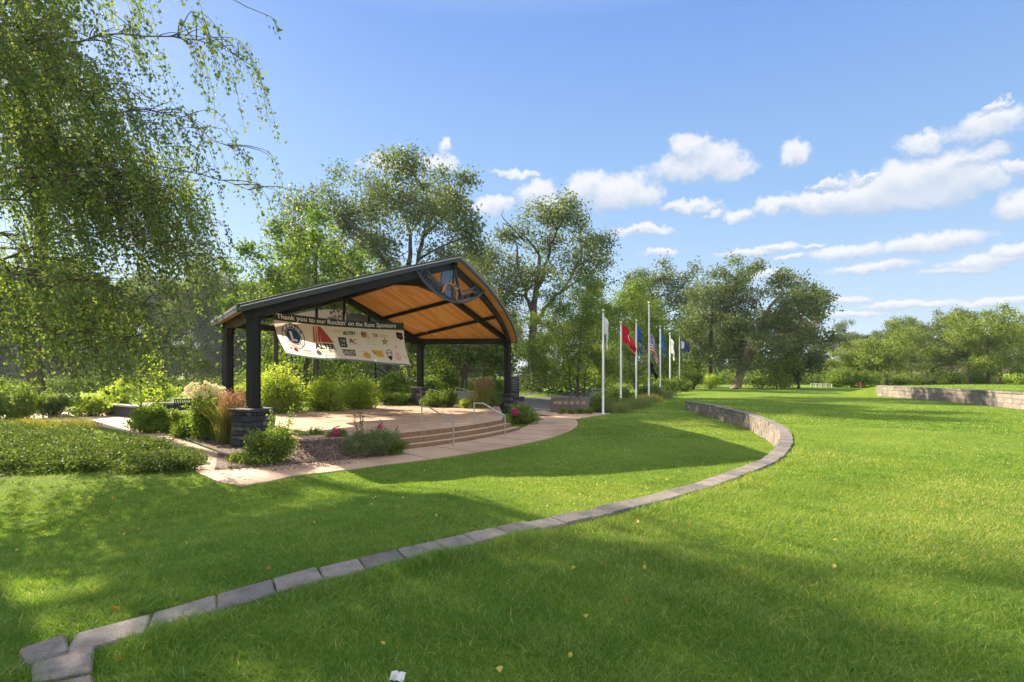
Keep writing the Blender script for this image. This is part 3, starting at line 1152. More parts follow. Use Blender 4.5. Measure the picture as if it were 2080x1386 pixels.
# glazed gable over the back tie beam
gl = Acc()
zt = EYE + 2.02
for side in (-1, 1):
    gl.add([wp(0, wb, zt), wp(side * (sb - 0.2), wb, zt), wp(0, wb, zsof(0, wb) - DEP)], [[0, 1, 2]])
gl.build('gable_glass', MT['glass'], pv)
for s in (-3.4, -1.7, 0, 1.7, 3.4):
    mu = Acc()
    mu.bar(wp(s, wb + 0.04, zt - 0.05), wp(s, wb + 0.04, zsof(s, wb) - DEP + 0.02), 0.09, 0.09, up=(U[0], U[1], 0))
    mu.build('mullion', MT['black_metal'], pv)
fr = Acc()                                     # translucent arched panel behind the glass
pts = [(s, EYE + 2.02 + 1.05 * (1 - (s / 4.2) ** 2)) for s in np.linspace(-4.2, 4.2, 20)]
Vt = [wp(s, wb - 0.06, z) for s, z in pts]
Vb = [wp(s, wb - 0.06, EYE + 2.0) for s, z in pts]
fr.add(Vt + Vb, [[i, i + 1, 21 + i, 20 + i] for i in range(19)])
fr.build('frosted_panel', cloth('frosted_grey_panel', (0.30, 0.27, 0.26), 0.4), pv)


def pier(c, ztop, zbot, name='stone_pier', half=0.44):
    a = Acc()
    ang = math.atan2(U[1], U[0])
    rot = np.array([[math.cos(ang), -math.sin(ang), 0], [math.sin(ang), math.cos(ang), 0], [0, 0, 1]])
    z = zbot - 0.05
    a.box((c[0], c[1], (zbot + ztop) / 2 - 0.06), (half * 2 - 0.1, half * 2 - 0.1, ztop - zbot - 0.1), rot=rot, tint=0.1)
    while z < ztop - 0.13:
        h = random.uniform(0.10, 0.19)
        h = min(h, ztop - 0.10 - z)
        for k_ in range(4):
            rk = rot @ np.array([[math.cos(k_ * math.pi / 2), -math.sin(k_ * math.pi / 2), 0], [math.sin(k_ * math.pi / 2), math.cos(k_ * math.pi / 2), 0], [0, 0, 1]])
            x = -half
            while x < half - 0.02:
                l_ = random.uniform(0.22, 0.55)
                if half - (x + l_) < 0.15:
                    l_ = half - x
                pr = random.uniform(-0.02, 0.035)
                tp = (z - zbot) / (ztop - zbot)
                inset = -0.0 + 0.04 * tp
                loc = np.array([x + l_ / 2, -half + 0.06 - pr + inset, z + h / 2])
                v = rk @ np.array([loc[0], loc[1], 0])
                a.box((c[0] + v[0], c[1] + v[1], loc[2]), (l_ - 0.012, 0.16, h - 0.012), rot=rk, tint=random.random() ** 1.6)
                x += l_
        z += h
    p = a.build(name, MT['ledger'], pv, bevel=0.014)
    a = Acc()
    a.box((c[0], c[1], ztop - 0.05), (half * 2 + 0.10, half * 2 + 0.10, 0.10), rot=rot, tint=0.5)
    a.build('cap', MT['stone_cap'], p, bevel=0.018)


def post(c, z0, z1):
    ang = math.atan2(U[1], U[0])
    a = Acc()
    rot = np.array([[math.cos(ang), -math.sin(ang), 0], [math.sin(ang), math.cos(ang), 0], [0, 0, 1]])
    a.box((c[0], c[1], (z0 + z1) / 2), (0.25, 0.24, z1 - z0), rot=rot)
    for sx in (-1, 1):                         # flange plates
        v = rot @ np.array([sx * 0.135, 0, 0])
        a.box((c[0] + v[0], c[1] + v[1], (z0 + z1) / 2), (0.035, 0.29, z1 - z0 - 0.006), rot=rot)
    a.box((c[0], c[1], z0 + 0.02), (0.38, 0.36, 0.04), rot=rot)
    a.build('post', MT['black_metal'], pv, bevel=0.006)


for c, ztop, zbot in ((FL, EYE - 1.05, ZW), (FR, EYE - 1.12, ZW), (BL, EYE - 0.74, -0.3), (BR, EYE - 0.76, ZS)):
    pier(c, ztop, zbot, half=0.44 if zbot < -0.4 else 0.40)
    post(c, ztop, EYE + 2.0)
# curved knee braces between posts and beams
for c, toward, in ((FL, FR), (FR, FL), (BL, BR), (BR, BL), (FL, BL), (BL, FL), (FR, BR), (BR, FR)):
    t = (toward - c) / np.linalg.norm(toward - c)
    a = Acc()
    up_slope = 0.30 if abs(np.dot(t, U)) > 0.95 else 0.0
    n2 = np.array([-t[1], t[0], 0]) * 0.05
    K = 7
    KR = 0.52
    arcp = []
    for k_ in range(K + 1):
        f = k_ / K * math.pi / 2
        arcp.append((0.12 + KR * (1 - math.cos(f)), 2.02 - KR + KR * math.sin(f) - 0.04))
    for (x0, z0), (x1, z1) in zip(arcp[:-1], arcp[1:]):
        top = EYE + 1.99
        P0 = [(*(c + t * x0), EYE + z0 - 0.0 - 0.2 + up_slope * x0), (*(c + t * x1), EYE + z1 - 0.2 + up_slope * x1), (*(c + t * x1), top + up_slope * x1 - 0.1), (*(c + t * x0), top + up_slope * x0 - 0.1)]
        P0 = [np.array(p) for p in P0]
        if x1 - x0 < 1e-4:
            continue
        a.hexa(np.array([p - n2 for p in P0] + [p + n2 for p in P0]))
    a.build('knee_brace', MT['black_metal'], pv)

# round-bottomed sign hung in the front gable
medal = thing('hanging_sign', 'crescent lettered sign with oval emblem under the roof peak', 'sign', wp(0.3, 1.0, EYE + 3.0))
WM = 1.70


def mp(s, z, o=0.0):
    return wp(s, WM + o, EYE + z)


SC0, ZC0, RO = 0.21, 7.37, 4.29                # centre of the ring arcs
fr_mat = plain('blue_black_sign_steel', (0.045, 0.06, 0.075), 0.4, 0.3)


def ring(r0, r1, a0, a1, th=0.08, n=30):
    A = Acc()
    an = np.radians(np.linspace(a0, a1, n))
    for p, q in zip(an[:-1], an[1:]):
        c = [(r0, p), (r0, q), (r1, q), (r1, p)]
        f = [mp(SC0 + r * math.sin(t), ZC0 - r * math.cos(t), th / 2) for r, t in c]
        b = [mp(SC0 + r * math.sin(t), ZC0 - r * math.cos(t), -th / 2) for r, t in c]
        A.hexa(np.array(f + b))
    return A


ring(RO - 0.09, RO, -38.5, 38).build('outer_ring', fr_mat, medal)
ring(RO - 0.56, RO - 0.48, -38, 37).build('inner_ring', fr_mat, medal)
for t in (-38.2, 37.4):
    a = Acc()
    a.bar(mp(SC0 + (RO - 0.55) * math.sin(R(t)), ZC0 - (RO - 0.55) * math.cos(R(t))), mp(SC0 + RO * math.sin(R(t)), ZC0 - RO * math.cos(R(t))), 0.08, 0.08)
    a.build('end_bar', fr_mat, medal)
a = Acc()
a.bar(mp(-0.05, 3.94 + 0.66), mp(-0.05, 4.85), 0.07, 0.07, up=(U[0], U[1], 0))
a.build('hanger', fr_mat, medal)
# oval plate with a letter A and a leaping figure
OV = [(-0.05 + 0.70 * math.cos(t), 3.94 + 0.68 * math.sin(t)) for t in np.linspace(0, 2 * np.pi, 40, endpoint=False)]


def flat(poly, o0, o1):
    A = Acc()
    bm = bmesh.new()
    vs = [bm.verts.new((p[0], p[1], 0)) for p in poly]
    bm.faces.new(vs)
    bmesh.ops.triangulate(bm, faces=list(bm.faces))
    bm.verts.index_update()
    tri = [[v.index for v in q.verts] for q in bm.faces]
    bm.free()
    A.add([mp(s, z, o1) for s, z in poly], tri)
    A.add([mp(s, z, o0) for s, z in poly], [t[::-1] for t in tri])
    k_ = len(poly)
    A.add([mp(s, z, o1) for s, z in poly] + [mp(s, z, o0) for s, z in poly], [[i, (i + 1) % k_, k_ + (i + 1) % k_, k_ + i] for i in range(k_)])
    return A


half_oval = [p for p in OV if p[0] < 0.22]
half_oval = sorted(half_oval, key=lambda p: math.atan2(p[1] - 3.94, -(p[0] + 0.05)))
flat(half_oval, -0.03, 0.03).build('oval_plate', plain('slate_blue_plate', (0.085, 0.13, 0.24), 0.45, 0.2), medal)
a = Acc()
for p, q in (((-0.02, 3.3), (0.16, 4.56)), ((0.16, 4.56), (0.66, 3.40)), ((0.04, 3.80), (0.50, 3.84))):
    a.bar(mp(p[0], p[1], 0.05), mp(q[0], q[1], 0.05), 0.05, 0.12, up=(-NB[0], -NB[1], 0))
a.build('letter', fr_mat, medal)
a = Acc()
fig = [[(-0.62, 3.30), (-0.50, 3.55), (-0.25, 3.74), (0.05, 3.72), (0.30, 3.60), (0.52, 3.62), (0.70, 3.78)], [(0.30, 3.60), (0.42, 3.38), (0.40, 3.18), (0.60, 3.08)], [(-0.02, 3.73), (0.05, 3.95)], [(0.12, 3.70), (0.30, 3.90)], [(-0.45, 3.58), (-0.40, 3.30)]]
for ln in fig:
    P = smooth_line([mp(s - 0.12, z + 0.08, 0.07) for s, z in ln], 5)
    a.tube(P, np.linspace(0.055, 0.03, len(P)), 6, cap=True)
a.build('figure', plain('copper_figure', (0.42, 0.19, 0.07), 0.5, 0.3), medal)


def text_mesh(s, size=1.0, bold=0.0, font=None):
    """flat lettering as (verts Nx2, faces) centred on its own box, cap height about 0.7*size"""
    cu = bpy.data.curves.new('lettering', 'FONT')
    cu.body = s
    cu.size = size
    cu.align_x = 'CENTER'
    cu.offset = bold
    cu.resolution_u = 3
    o = bpy.data.objects.new('lettering', cu)
    COL.objects.link(o)
    dg = bpy.context.evaluated_depsgraph_get()
    me = bpy.data.meshes.new_from_object(o.evaluated_get(dg))
    V = np.array([v.co[:2] for v in me.vertices]) if len(me.vertices) else np.zeros((0, 2))
    me.calc_loop_triangles()
    Fc = [list(t.vertices) for t in me.loop_triangles]
    bpy.data.objects.remove(o)
    bpy.data.curves.remove(cu)
    bpy.data.meshes.remove(me)
    return V, Fc


a = Acc()
msg = 'RIVERFRONT MEMORIAL PARK'
for k_, ch in enumerate(msg):
    if ch == ' ':
        continue
    V, Fc = text_mesh(ch, 0.46, 0.004)
    t = R(-34.5 + 68 * k_ / (len(msg) - 1))
    V = V * np.array([0.62, 1.0])
    rc = RO - 0.46
    out = []
    for x, y in V:
        # letters stand on the outer ring, tops towards the centre
        rr_ = RO - 0.115 - y
        out.append(mp(SC0 + rr_ * math.sin(t + x / RO * 1.0), ZC0 - rr_ * math.cos(t + x / RO), 0.03))
    a.add(out, Fc)
    out2 = [p + np.array([NB[0], NB[1], 0]) * 0.06 for p in out]
    a.add(out2, [f[::-1] for f in Fc])
a.build('lettering', fr_mat, medal)

# ------------------------------------------------------------------ banner
bn = thing('banner', 'white sponsor banner with dark green top band slung under the roof', 'banner', (*((BL + BR) / 2), EYE + 1.6))
B_TL, B_TR = at(553, 634, 22.0), at(821, 656, 27.0)
B_BL, B_BR = at(584, 719, 23.0), at(832, 744, 26.6)
TOWARD = np.array([0.80, -0.55, 0.1])
TOWARD /= np.linalg.norm(TOWARD)


def bsurf(p, q, off=0.0):
    """p along the banner 0..1, q down 0..1"""
    top = B_TL * (1 - p) + B_TR * p + np.array([0, 0, -0.10 * math.sin(math.pi * p)])
    bot = B_BL * (1 - p) + B_BR * p + np.array([0, 0, -0.09 * math.sin(2 * math.pi * min(1, p * 1.2)) * (1 - p) - 0.04 * math.sin(math.pi * p)])
    x = top * (1 - q) + bot * q
    bow = 0.22 * math.sin(math.pi * q) * (1 - 0.4 * p) + 0.05 * math.sin(9 * p + 2 * q) * q + 0.025 * math.sin(21 * p - 3 * q)
    return x - TOWARD * bow + TOWARD * off


BW = np.linalg.norm(B_TR - B_TL)
BH = 1.92


def bpatch(p0, p1, q0, q1, off, npp, nq):
    P, Q = np.linspace(p0, p1, npp + 1), np.linspace(q0, q1, nq + 1)
    V = [bsurf(p, q, off) for q in Q for p in P]
    Fc = [[i * (npp + 1) + j, (i + 1) * (npp + 1) + j, (i + 1) * (npp + 1) + j + 1, i * (npp + 1) + j + 1] for i in range(nq) for j in range(npp)]
    return V, Fc


a = Acc()
V, Fc = bpatch(0, 1, 0, 1, 0, 60, 24)
m_idx = []
for f in Fc:
    q = (f[0] // 61) / 24
    m_idx.append(1 if q < 0.165 else (2 if q > 0.955 else 0))
m_idx = np.array(m_idx)
Fa = np.array(Fc)
for mi in (0, 1, 2):
    a.v.append(np.array(V) if mi == 0 else np.zeros((0, 3)))
    a.f.append(Fa[m_idx == mi])
    a.t.append(np.full((m_idx == mi).sum(), 0.5))
    a.m.append(np.full((m_idx == mi).sum(), mi))
a.n = len(V)
a.build('sheet', [MT['banner'], MT['banner_band'], MT['banner_hem']], bn, smooth=True)
for e, tgt in ((bsurf(0, 0), (*(BL + (FL - BL) * 0.1), EYE + 2.0)), (bsurf(1, 0), (*(BR + (BL - BR) * 0.04 - NB * 1.0), EYE + 2.3)), (bsurf(0.5, 0), wp(0.0, wb + 0.1, EYE + 2.9))):
    a = Acc()
    a.tube([e, tgt], 0.012, 5)
    a.build('tie_rope', MT['white_paint'], bn)


def fimg(fi):
    return 22 * fi / (27 - 5 * fi)


LOGOS = []                                     # one part per printed logo, its inks as materials


class Ink:
    def __init__(self, logo, col):
        self.logo, self.col = logo, col

    def add(self, V, Fc):
        a_, cols = self.logo[1], self.logo[2]
        if self.col not in cols:
            cols.append(self.col)
        a_.add(V, Fc, 0.5, cols.index(self.col))


def logo(name='sponsor_logo'):
    LOGOS.append((name, Acc(), []))


def ink(col):
    return Ink(LOGOS[-1], col)


def bt(text, fi, q, h, col, width=None, bold=0.0, off=0.012, shear=0.0):
    """print lettering centred at image fraction fi, cap-centre q; h in fractions of banner height"""
    V, Fc = text_mesh(text, 1.0, bold)
    if not len(V):
        return
    lo, hi = V.min(0), V.max(0)
    c = (lo + hi) / 2
    sc = h / max(0.5, (hi - lo)[1])
    V = (V - c)
    sy = sc * BH / BW
    sx = sy if width is None else width / (hi - lo)[0]
    p0 = fimg(fi)
    out = [bsurf(p0 + x * sx + shear * y * sx, q - y * sc, off) for x, y in V]
    ink(col).add(out, Fc)


def bpoly(pts, col, off=0.010):
    """polygon in banner (image fraction, q)"""
    bm = bmesh.new()
    vs = [bm.verts.new((p[0], p[1], 0)) for p in pts]
    bm.faces.new(vs)
    bmesh.ops.triangulate(bm, faces=list(bm.faces))
    bm.verts.index_update()
    tri = [[v.index for v in q.verts] for q in bm.faces]
    bm.free()
    ink(col).add([bsurf(fimg(p[0]), p[1], off) for p in pts], tri)


def bell(fi, q, rp, rq, col, off=0.010, r_in=0.0, n=28):
    p0 = fimg(fi)
    an = np.linspace(0, 2 * np.pi, n, endpoint=False)
    o = [bsurf(p0 + rp * math.cos(t), q + rq * math.sin(t), off) for t in an]
    if r_in:
        i_ = [bsurf(p0 + rp * r_in * math.cos(t), q + rq * r_in * math.sin(t), off) for t in an]
        ink(col).add(o + i_, [[k, (k + 1) % n, n + (k + 1) % n, n + k] for k in range(n)])
    else:
        V = list(o)
        Fc = []
        for g in (0.75, 0.5, 0.25):
            V += [bsurf(p0 + rp * g * math.cos(t), q + rq * g * math.sin(t), off) for t in an]
            b0 = len(V) - 2 * n
            Fc += [[b0 + k, b0 + (k + 1) % n, b0 + n + (k + 1) % n, b0 + n + k] for k in range(n)]
        ink(col).add(V, Fc)
        b0 = len(V) - n
        ink(col).add(V[b0:] + [bsurf(p0, q, off)], [[k, (k + 1) % n, n] for k in range(n)])


def brect(fi0, fi1, q0, q1, col, off=0.010):
    V, Fc = bpatch(fimg(fi0), fimg(fi1), q0, q1, off, 6, 3)
    ink(col).add(V, Fc)


logo('headline')
bt("Thank you to our Rockin' on the Rum Sponsors", 0.525, 0.085, 0.135, 'white', 0.90, 0.018)
# round service-club emblem
logo('club_emblem')
RPX = 0.27 * BH / BW
bell(0.135, 0.49, RPX, 0.30, 'navy', 0.008, 0.93)
bell(0.135, 0.49, RPX * 0.70, 0.21, 'navy', 0.009, 0.9)
bell(0.135, 0.49, RPX * 0.60, 0.18, 'navy', 0.010)
bt('L', 0.135, 0.49, 0.23, 'white', None, 0.05, 0.016)
for k_, ch in enumerate('LIONS'):
    t = R(-58 + 116 * k_ / 4)
    bt(ch, 0.135 + 0.075 * math.sin(t) * 1.05, 0.49 - 0.255 * math.cos(t), 0.095, 'navy', None, 0.03, 0.014)
for k_, ch in enumerate('INTERNATIONAL'):
    t = R(66 - 132 * k_ / 12)
    bt(ch, 0.135 - 0.072 * math.sin(t), 0.49 + 0.25 * math.cos(t), 0.05, 'navy', None, 0.01, 0.014)
# red barred triangle over heavy lettering
logo('triangle_logo')
for x0, x1 in ((0.283, 0.296), (0.302, 0.313), (0.319, 0.336)):
    bpoly([(x0, 0.57), (x1, 0.57), (x1 + 0.012, 0.20), (x0 + 0.016, 0.20)], 'rust')
bpoly([(0.342, 0.20), (0.358, 0.20), (0.358, 0.45), (0.395, 0.45), (0.365, 0.30), (0.372, 0.24), (0.445, 0.57), (0.342, 0.57)], 'rust')
bt('ALTER', 0.365, 0.665, 0.145, 'black', 0.155, 0.05)
bt('METAL RECYCLING', 0.365, 0.775, 0.04, 'grey', 0.155)
logo()
bt('#LIVIN', 0.575, 0.305, 0.105, 'black', 0.09, 0.03)
bt('FOUNDATION', 0.578, 0.385, 0.025, 'grey', 0.05)
logo()
brect(0.455, 0.52, 0.262, 0.272, 'orange')
brect(0.462, 0.515, 0.29, 0.298, 'grey')
logo()
for dx, c in ((0, 'black'), (0.012, 'greenish'), (0.022, 'crimson')):
    bpoly([(0.668 + dx, 0.25), (0.690 + dx, 0.25), (0.684 + dx, 0.38), (0.676 + dx, 0.38)], c, 0.009 + dx * 0.2)
bt('PIZZA', 0.692, 0.36, 0.05, 'orange', 0.05, 0.02, 0.02)
bpoly([(0.715, 0.24), (0.735, 0.40), (0.72, 0.40)], 'orange')
logo()
bt('TW', 0.783, 0.32, 0.10, 'black', 0.045, 0.02)
brect(0.815, 0.875, 0.30, 0.313, 'orange')
brect(0.815, 0.875, 0.335, 0.348, 'pinkish')
logo()
bpoly([(0.935, 0.215), (0.985, 0.235), (0.992, 0.37), (0.975, 0.40), (0.942, 0.345)], 'black')
bt('AUTO', 0.965, 0.31, 0.05, 'crimson', 0.032, 0.01, 0.014)
logo()
brect(0.488, 0.548, 0.415, 0.66, 'black')
bt('TOM', 0.518, 0.50, 0.09, 'grey', 0.04, 0.02, 0.014)
bt('BAR', 0.518, 0.60, 0.06, 'grey', 0.036, 0.02, 0.014)
logo()
bt('R', 0.588, 0.49, 0.11, 'black', 0.03, 0.02)
bt('C', 0.612, 0.50, 0.11, 'crimson', 0.03, 0.02)
brect(0.575, 0.65, 0.575, 0.583, 'grey')
logo()
bt('St. Croix Sound', 0.735, 0.455, 0.05, 'grey', 0.075)
bt('events and staging', 0.745, 0.53, 0.035, 'orange', 0.085)
logo()
star = [(0.85 + (0.028 if k % 2 == 0 else 0.011) * math.sin(k * math.pi / 5), 0.45 - (0.10 if k % 2 == 0 else 0.04) * math.cos(k * math.pi / 5)) for k in range(10)]
bpoly(star, 'greenish')
bell(0.85, 0.45, 0.008, 0.035, 'orange', 0.014)
logo()
bell(0.925, 0.56, 0.008, 0.03, 'pinkish')
# bottom row
logo()
bell(0.072, 0.80, 0.010, 0.03, 'orange')
bell(0.108, 0.83, 0.016, 0.05, 'crimson')
logo()
bt('Anoka', 0.205, 0.80, 0.07, 'crimson', 0.055, 0.02)
bt('Chiropractic', 0.208, 0.88, 0.07, 'pinkish', 0.085, 0.02)
logo()
bell(0.292, 0.84, 0.018, 0.065, 'lilac')
bt('RUM RIVER', 0.375, 0.815, 0.06, 'lilac', 0.10)
bt('dental', 0.39, 0.885, 0.05, 'lilac', 0.055)
logo()
brect(0.495, 0.598, 0.715, 0.745, 'black')
bt('POLYPHASE', 0.547, 0.795, 0.085, 'black', 0.105, 0.03)
brect(0.497, 0.597, 0.842, 0.866, 'black')
logo()
bell(0.685, 0.83, 0.030, 0.075, 'orange')
bell(0.687, 0.86, 0.026, 0.045, 'yellow', 0.014)
bt('tacos', 0.672, 0.74, 0.04, 'pinkish', 0.05)
logo()
brect(0.735, 0.822, 0.67, 0.73, 'yellow')
bpoly([(0.745, 0.73), (0.822, 0.73), (0.826, 0.83), (0.775, 0.83)], 'yellow')
bt('MACDADDY', 0.778, 0.75, 0.075, 'crimson', 0.07, 0.01, 0.016)
logo()
bell(0.868, 0.72, 0.024, 0.085, 'black', 0.010, 0.82)
bt('SHOP', 0.868, 0.715, 0.045, 'black', 0.04, 0.01)
bpoly([(0.848, 0.80), (0.888, 0.80), (0.868, 0.90)], 'black')
logo()
bell(0.925, 0.79, 0.022, 0.09, 'pinkish', 0.010, 0.75)
bt('S', 0.925, 0.79, 0.10, 'pinkish', 0.018, 0.02)
logo()
bt('THIS', 0.978, 0.80, 0.06, 'lilac', 0.03, 0.01)
for nm_, acc, cols in LOGOS:
    acc.build(nm_, [MT['ink_' + c_] for c_ in cols], bn)

# ------------------------------------------------------------------ handrails, poles, flags, memorials


def handrail(p_top, p_bot, z_top, z_bot, label):
    t = thing('handrail', label, 'handrail', (*p_bot, z_bot), 'steel handrails on the stage steps')
    p_top, p_bot = np.asarray(p_top), np.asarray(p_bot)
    H = 0.74
    a = Acc()
    a.tube([(*p_top, z_top), (*p_top, z_top + H)], 0.024, 8)
    a.build('rail_post', MT['steel'], t, smooth=True)
    a = Acc()
    a.tube([(*p_bot, z_bot), (*p_bot, z_bot + H)], 0.024, 8)
    a.build('rail_post', MT['steel'], t, smooth=True)
    d = (p_bot - p_top) / np.linalg.norm(p_bot - p_top)
    a = Acc()
    q0 = p_top - d * 0.02
    pts = [(*q0, z_top + H), (*(p_top + d * 0.35), z_top + H), (*(p_bot - d * 0.1), z_bot + H + 0.03), (*p_bot, z_bot + H)]
    a.tube(pts, 0.024, 8, cap=True)
    a.build('rail', MT['steel'], t, smooth=True)


handrail((-2.97, 17.84), (-1.81, 16.7), ZS, ZW + 0.03, 'steel handrail at the middle of the stage steps')
handrail((-1.37, 19.6), (-0.25, 19.3), ZS, ZW + 0.03, 'steel handrail on the pier side of the stage steps')

flag_grp = 'flagpoles in a row beside the walk'
POLES = [(1225, 843, 633, 30.2), (1261, 827, 657, 33.6), (1292, 821, 653, 36.2), (1318, 814, 616, 39.6), (1341, 815.5, 665, 42.6), (1361, 805, 679, 48.0), (1380, 796, 686, 56.0)]
pole_lab = ['white flagpole closest to the walk, flying a limp white flag', 'white flagpole flying the red flag', 'white flagpole of the blue flag with gold emblem', 'tallest white flagpole, flag at half mast', 'white flagpole with a furled royal blue flag', 'white flagpole with a narrow pale flag', 'white flagpole at the far end, flying a purple blue flag']
PTOP = []
for (px, pb, pt, d), lab in zip(POLES, pole_lab):
    b = at(px, pb, d)
    tp = at(px + 2.5, pt, d)
    zb = float(terrain(b[0], b[1]))
    t = thing('flagpole', lab, 'flagpole', (b[0], b[1], zb), flag_grp)
    hgt = tp[2] - zb
    a = Acc()
    prof = [(0.10, -0.1), (0.10, 0.05), (0.062, 0.10), (0.060, hgt * 0.3), (0.036, hgt - 0.1), (0.0, hgt - 0.1)]
    a.lathe((b[0], b[1], zb), prof, 12)
    a.build('pole', MT['white_paint'], t, smooth=True)
    a = Acc()
    r_ = 0.085
    a.lathe((b[0], b[1], zb + hgt - 0.1), [(0.03, 0), (0.055, 0.02), (0.055, 0.05), (0.02, 0.06)] + [(r_ * math.sin(q), 0.06 + r_ - r_ * math.cos(q)) for q in np.linspace(0.3, math.pi, 7)], 12)
    a.build('finial', plain('pale_gilt_ball', (0.6, 0.56, 0.46), 0.25, 0.6), t, smooth=True)
    a = Acc()
    cl = hgt * 0.3
    a.tube([(b[0] + 0.075, b[1] - 0.05, zb + cl), (b[0] + 0.06, b[1] - 0.05, zb + hgt - 0.12)], 0.006, 4)
    a.box((b[0] + 0.07, b[1] - 0.05, zb + cl), (0.03, 0.04, 0.16))
    a.build('halyard', MT['steel'], t)
    PTOP.append((b, zb, hgt))


def flag(pole, drop, W, H, droop, az, label, colfun, name='flag', wav=0.12, mats=(), seed=0, shrink=0.55):
    """cloth hung from a pole: W fly, H hoist, droop = angle the fly falls below level"""
    b, zb, hgt = PTOP[pole]
    rg = random.Random(seed)
    nu, nv = 26, 26
    ph = rg.uniform(0, 6)
    zt = zb + hgt - drop
    A = np.array([math.cos(az), math.sin(az), 0])
    Bn = np.array([-A[1], A[0], 0])
    V = np.zeros((nv + 1, nu + 1, 3))
    for i in range(nv + 1):
        for j in range(nu + 1):
            v, u = i / nv, j / nu
            dr = droop * (0.35 + 0.65 * min(1, u * 1.8))
            x = W * u * math.cos(dr)
            z = -H * v * (1 - (1 - shrink) * u * math.sin(droop)) - W * u * math.sin(dr)
            fold = wav * u * math.sin(5.5 * u + 7 * v * math.sin(droop) + ph) + wav * 0.5 * math.sin(11 * v * math.sin(droop) + 4 * u + ph) * min(1, 2.5 * u)
            V[i, j] = np.array([b[0], b[1], zt]) + A * (x + 0.075 + 0.3 * wav * u * math.sin(9 * v + ph)) + Bn * fold + np.array([0, 0, z])
    Fc = np.array([[i * (nu + 1) + j, (i + 1) * (nu + 1) + j, (i + 1) * (nu + 1) + j + 1, i * (nu + 1) + j + 1] for i in range(nv) for j in range(nu)])
    mi = np.array([colfun((j + 0.5) / nu, (i + 0.5) / nv) for i in range(nv) for j in range(nu)])
    a = Acc()
    first = True
    for m in sorted(set(mi.tolist())):
        a.v.append(V.reshape(-1, 3) if first else np.zeros((0, 3)))
        first = False
        a.f.append(Fc[mi == m])
        a.t.append(np.full((mi == m).sum(), 0.5))
        a.m.append(np.full((mi == m).sum(), m))
    o = a.build(name, [MT['flag_' + q] for q in mats], smooth=True)
    o.modifiers.new('smooth', 'SUBSURF').levels = 1
    tag(o, label, 'flag', 'flags on the flagpoles')


def disc(u, v, cu, cv, r, asp=1.5):
    return ((u - cu) * asp) ** 2 + (v - cv) ** 2 < r * r


flag(0, 0.3, 1.35, 0.95, R(83), R(-10), 'limp white flag with red and blue marks hugging its pole', lambda u, v: 1 if disc(u, v, 0.72, 0.5, 0.17) else (2 if abs(v - 0.1 - u * 0.5) < 0.04 and 0.25 < u < 0.6 else 0), mats=('white', 'red', 'navy'), seed=3, wav=0.10)
flag(1, 0.05, 1.50, 1.15, R(56), R(-14), 'red flag with a small pale emblem drooping from its pole', lambda u, v: 1 if (disc(u, v, 0.42, 0.42, 0.16) and not disc(u, v, 0.47, 0.38, 0.13)) else (2 if 0.86 < v < 0.93 and 0.3 < u < 0.95 else 0), mats=('red', 'white', 'gold'), seed=5, wav=0.10)
flag(2, 0.25, 1.5, 1.1, R(79), R(-5), 'blue flag with a pale gold emblem hanging limp', lambda u, v: 1 if (disc(u, v, 0.55, 0.5, 0.27) and not disc(u, v, 0.55, 0.5, 0.17)) or disc(u, v, 0.55, 0.5, 0.08) else 0, mats=('blue', 'pale'), seed=8)


def us(u, v):
    if u < 0.42 and v < 0.54:
        return 1 if (int(u * 26) + int(v * 26)) % 2 == 0 and int(u * 26) % 2 == 0 else 2
    return 0 if int(v * 13) % 2 == 0 else 1


flag(3, 2.25, 1.9, 1.25, R(72), R(-8), 'striped red and white flag with blue star field at half mast', us, mats=('red', 'white', 'navy'), seed=2, wav=0.13)
flag(3, 4.25, 1.1, 0.85, R(60), R(-8), 'small black flag hanging beneath the striped flag', lambda u, v: 1 if disc(u, v, 0.5, 0.5, 0.12) and (u * 20) % 2 < 0.5 else 0, mats=('black', 'pale'), seed=6)
flag(4, 0.55, 1.2, 1.25, R(76), R(-10), 'royal blue flag folded narrow along its pole', lambda u, v: 1 if disc(u, v, 0.62, 0.5, 0.14) else 0, mats=('royal', 'gold'), seed=11, wav=0.09)
flag(5, 0.4, 1.3, 1.3, R(77), R(-12), 'narrow pale white flag drooping down its pole', lambda u, v: 1 if disc(u, v, 0.5, 0.5, 0.18) and not disc(u, v, 0.5, 0.5, 0.12) else 0, mats=('white', 'blue'), seed=13)
flag(6, 0.15, 1.05, 1.15, R(25), R(-14), 'purple blue flag with a pale panel, spread on the farthest pole', lambda u, v: 1 if (0.06 < u < 0.42 and 0.15 < v < 0.85 and u + v * .2 < 0.5) else 0, mats=('navy', 'pale'), seed=17, wav=0.14)

# statue of a figure carrying a load across the shoulders, on a stone base
sb_ = at(944, 796, 35.5)
sz = -0.13
stt = thing('statue', 'dark bronze soldier statue with a rifle across the shoulders', 'statue', (sb_[0], sb_[1], 0.52))


def figure(joints, edges, name, parent, mat):
    me = bpy.data.meshes.new(name)
    me.from_pydata([j[:3] for j in joints], edges, [])
    o = bpy.data.objects.new(name, me)
    COL.objects.link(o)
    sk = o.modifiers.new('skin', 'SKIN')
    for v, j in zip(me.skin_vertices[0].data, joints):
        v.radius = (j[3], j[4] if len(j) > 4 else j[3])
    me.skin_vertices[0].data[0].use_root = True
    ss_ = o.modifiers.new('sub', 'SUBSURF')
    ss_.levels = 1
    dg = bpy.context.evaluated_depsgraph_get()
    m2 = bpy.data.meshes.new_from_object(o.evaluated_get(dg))
    bpy.data.objects.remove(o)
    m2.polygons.foreach_set('use_smooth', np.ones(len(m2.polygons), bool))
    m2.materials.clear()
    m2.materials.append(mat)
    return link(name, m2, parent)


